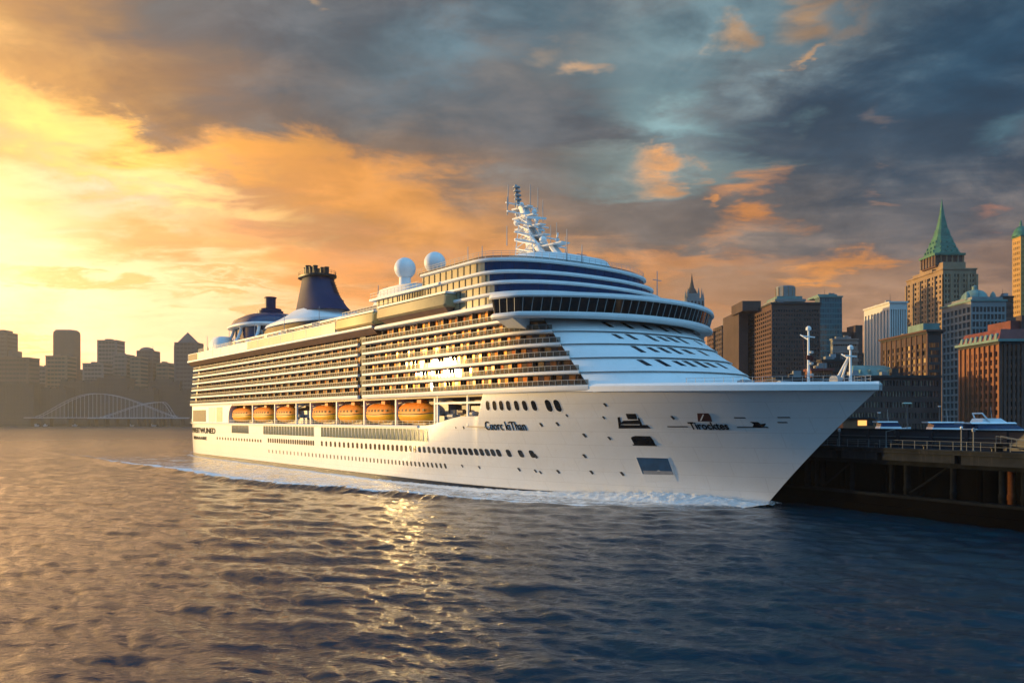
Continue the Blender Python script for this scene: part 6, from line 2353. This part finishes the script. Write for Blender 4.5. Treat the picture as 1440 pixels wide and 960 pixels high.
def far_bridge(x0, xp, x1, ybase, ypeak, n, label, depth):
    p0, p1 = at(x0, ybase, depth), at(x1, ybase, depth)
    root = empty('arch_bridge', (p0.x, depth, 0))
    tag(root, label, 'bridge')
    L = p1.x - p0.x
    zb = p0.z
    zp = at(xp, ypeak, depth).z
    fpk = (xp - x0) / (x1 - x0)

    def za(f):
        t_ = (f / fpk) if f < fpk else (1 - f) / (1 - fpk)
        return zb + 1.0 + (zp - zb) * (math.sin(t_ * math.pi / 2) ** 1.25)
    for yy in (0, 12):
        mb = MB()
        pts = [(L * k / 48, yy, za(k / 48)) for k in range(49)]
        for a, b_ in zip(pts[:-1], pts[1:]):
            mb.tube(a, b_, 0.42, n=6)
        mb.build('arch_rib', 'bridge_steel', root)
        for k in range(1, n):
            f = k / n
            MB().tube((L * f, yy, zb), (L * f, yy, za(f)), 0.2, n=5).build('hanger', 'bridge_steel', root)
    MB().box(-20, L + 20, -1, 13, zb - 1.4, zb).build('bridge_deck', 'bridge_steel', root)
    for k in range(9):
        MB().box(-10 + (L + 20) * k / 8 - 1.5, -10 + (L + 20) * k / 8 + 1.5, 1, 11, -3, zb - 1.4).build('bridge_pier', 'shore_dark', root)


far_bridge(50, 132, 246, 586.5, 554, 34, 'pale steel bridge with a tall hump and close hangers on the far shore', 1366)
far_bridge(140, 226, 244, 587.2, 566, 14, 'lower pale steel arch half overlapping the big far bridge', 1340)
# a low quay wall along the far waterline
qw = MB().box(-1300, -60, 1388, 1399, -3, 5.2).build('quay_wall', 'shore_dark', None)
tag(qw, 'low dark quay wall along the far waterline', 'wall')
for k, (px_, w_) in enumerate(((47, 9), (96, 7), (104, 5), (178, 12), (206, 16), (62, 5))):
    p = at(px_, 0, 1384)
    o = MB().loft([[(0, 0, 0), (w_, 0.3, 0), (w_, 3, 0), (0, 3, 0)], [(-1, -.4, 2.2), (w_ + 1.6, 0.8, 2.6), (w_ + 1.6, 2.4, 2.6), (-1, 3.4, 2.2)]])
    o.box(w_ * .2, w_ * .6, .6, 2.4, 2.2, 4.4)
    o = o.build('moored_launch', 'yacht_white', None)
    o.location = (p.x, 1382, 0.1)
    tag(o, ('white launch moored at the far quay below the ridge-roofed block', 'white launch moored below the round-topped tower', 'tiny white tender beside the launch below the round-topped tower', 'white launch moored below the gap before the domed tower', 'longest white launch at the far quay, below the domed tower', 'tiny white tender at the far quay near the big bridge approach')[k], 'boat', 'launches at the far quay')

# ------------------------------------------------------------------ evening haze over the harbour
HAZE = 0.00010
hz = MB().box(-1700, 1000, -60, 1701, -5, 200).build('haze', [], None) if False else None
mb = MB().box(-1710, 1010, -1710, 1712, -6, 215)
hz = mb.build('haze', 'asphalt', None)
hz.data.materials.clear()
m = bpy.data.materials.new('evening_haze')
m.use_nodes = True
t = NT(m.node_tree)
m.node_tree.nodes.remove(m.node_tree.nodes['Principled BSDF'])
pv = t.n('ShaderNodeVolumePrincipled')
pv.inputs['Color'].default_value = (0.80, 0.84, 0.90, 1)
pv.inputs['Density'].default_value = HAZE
pv.inputs['Anisotropy'].default_value = 0.45
t.l.new(pv.outputs[0], m.node_tree.nodes['Material Output'].inputs['Volume'])
hz.data.materials.append(m)
tag(hz, kind='stuff')
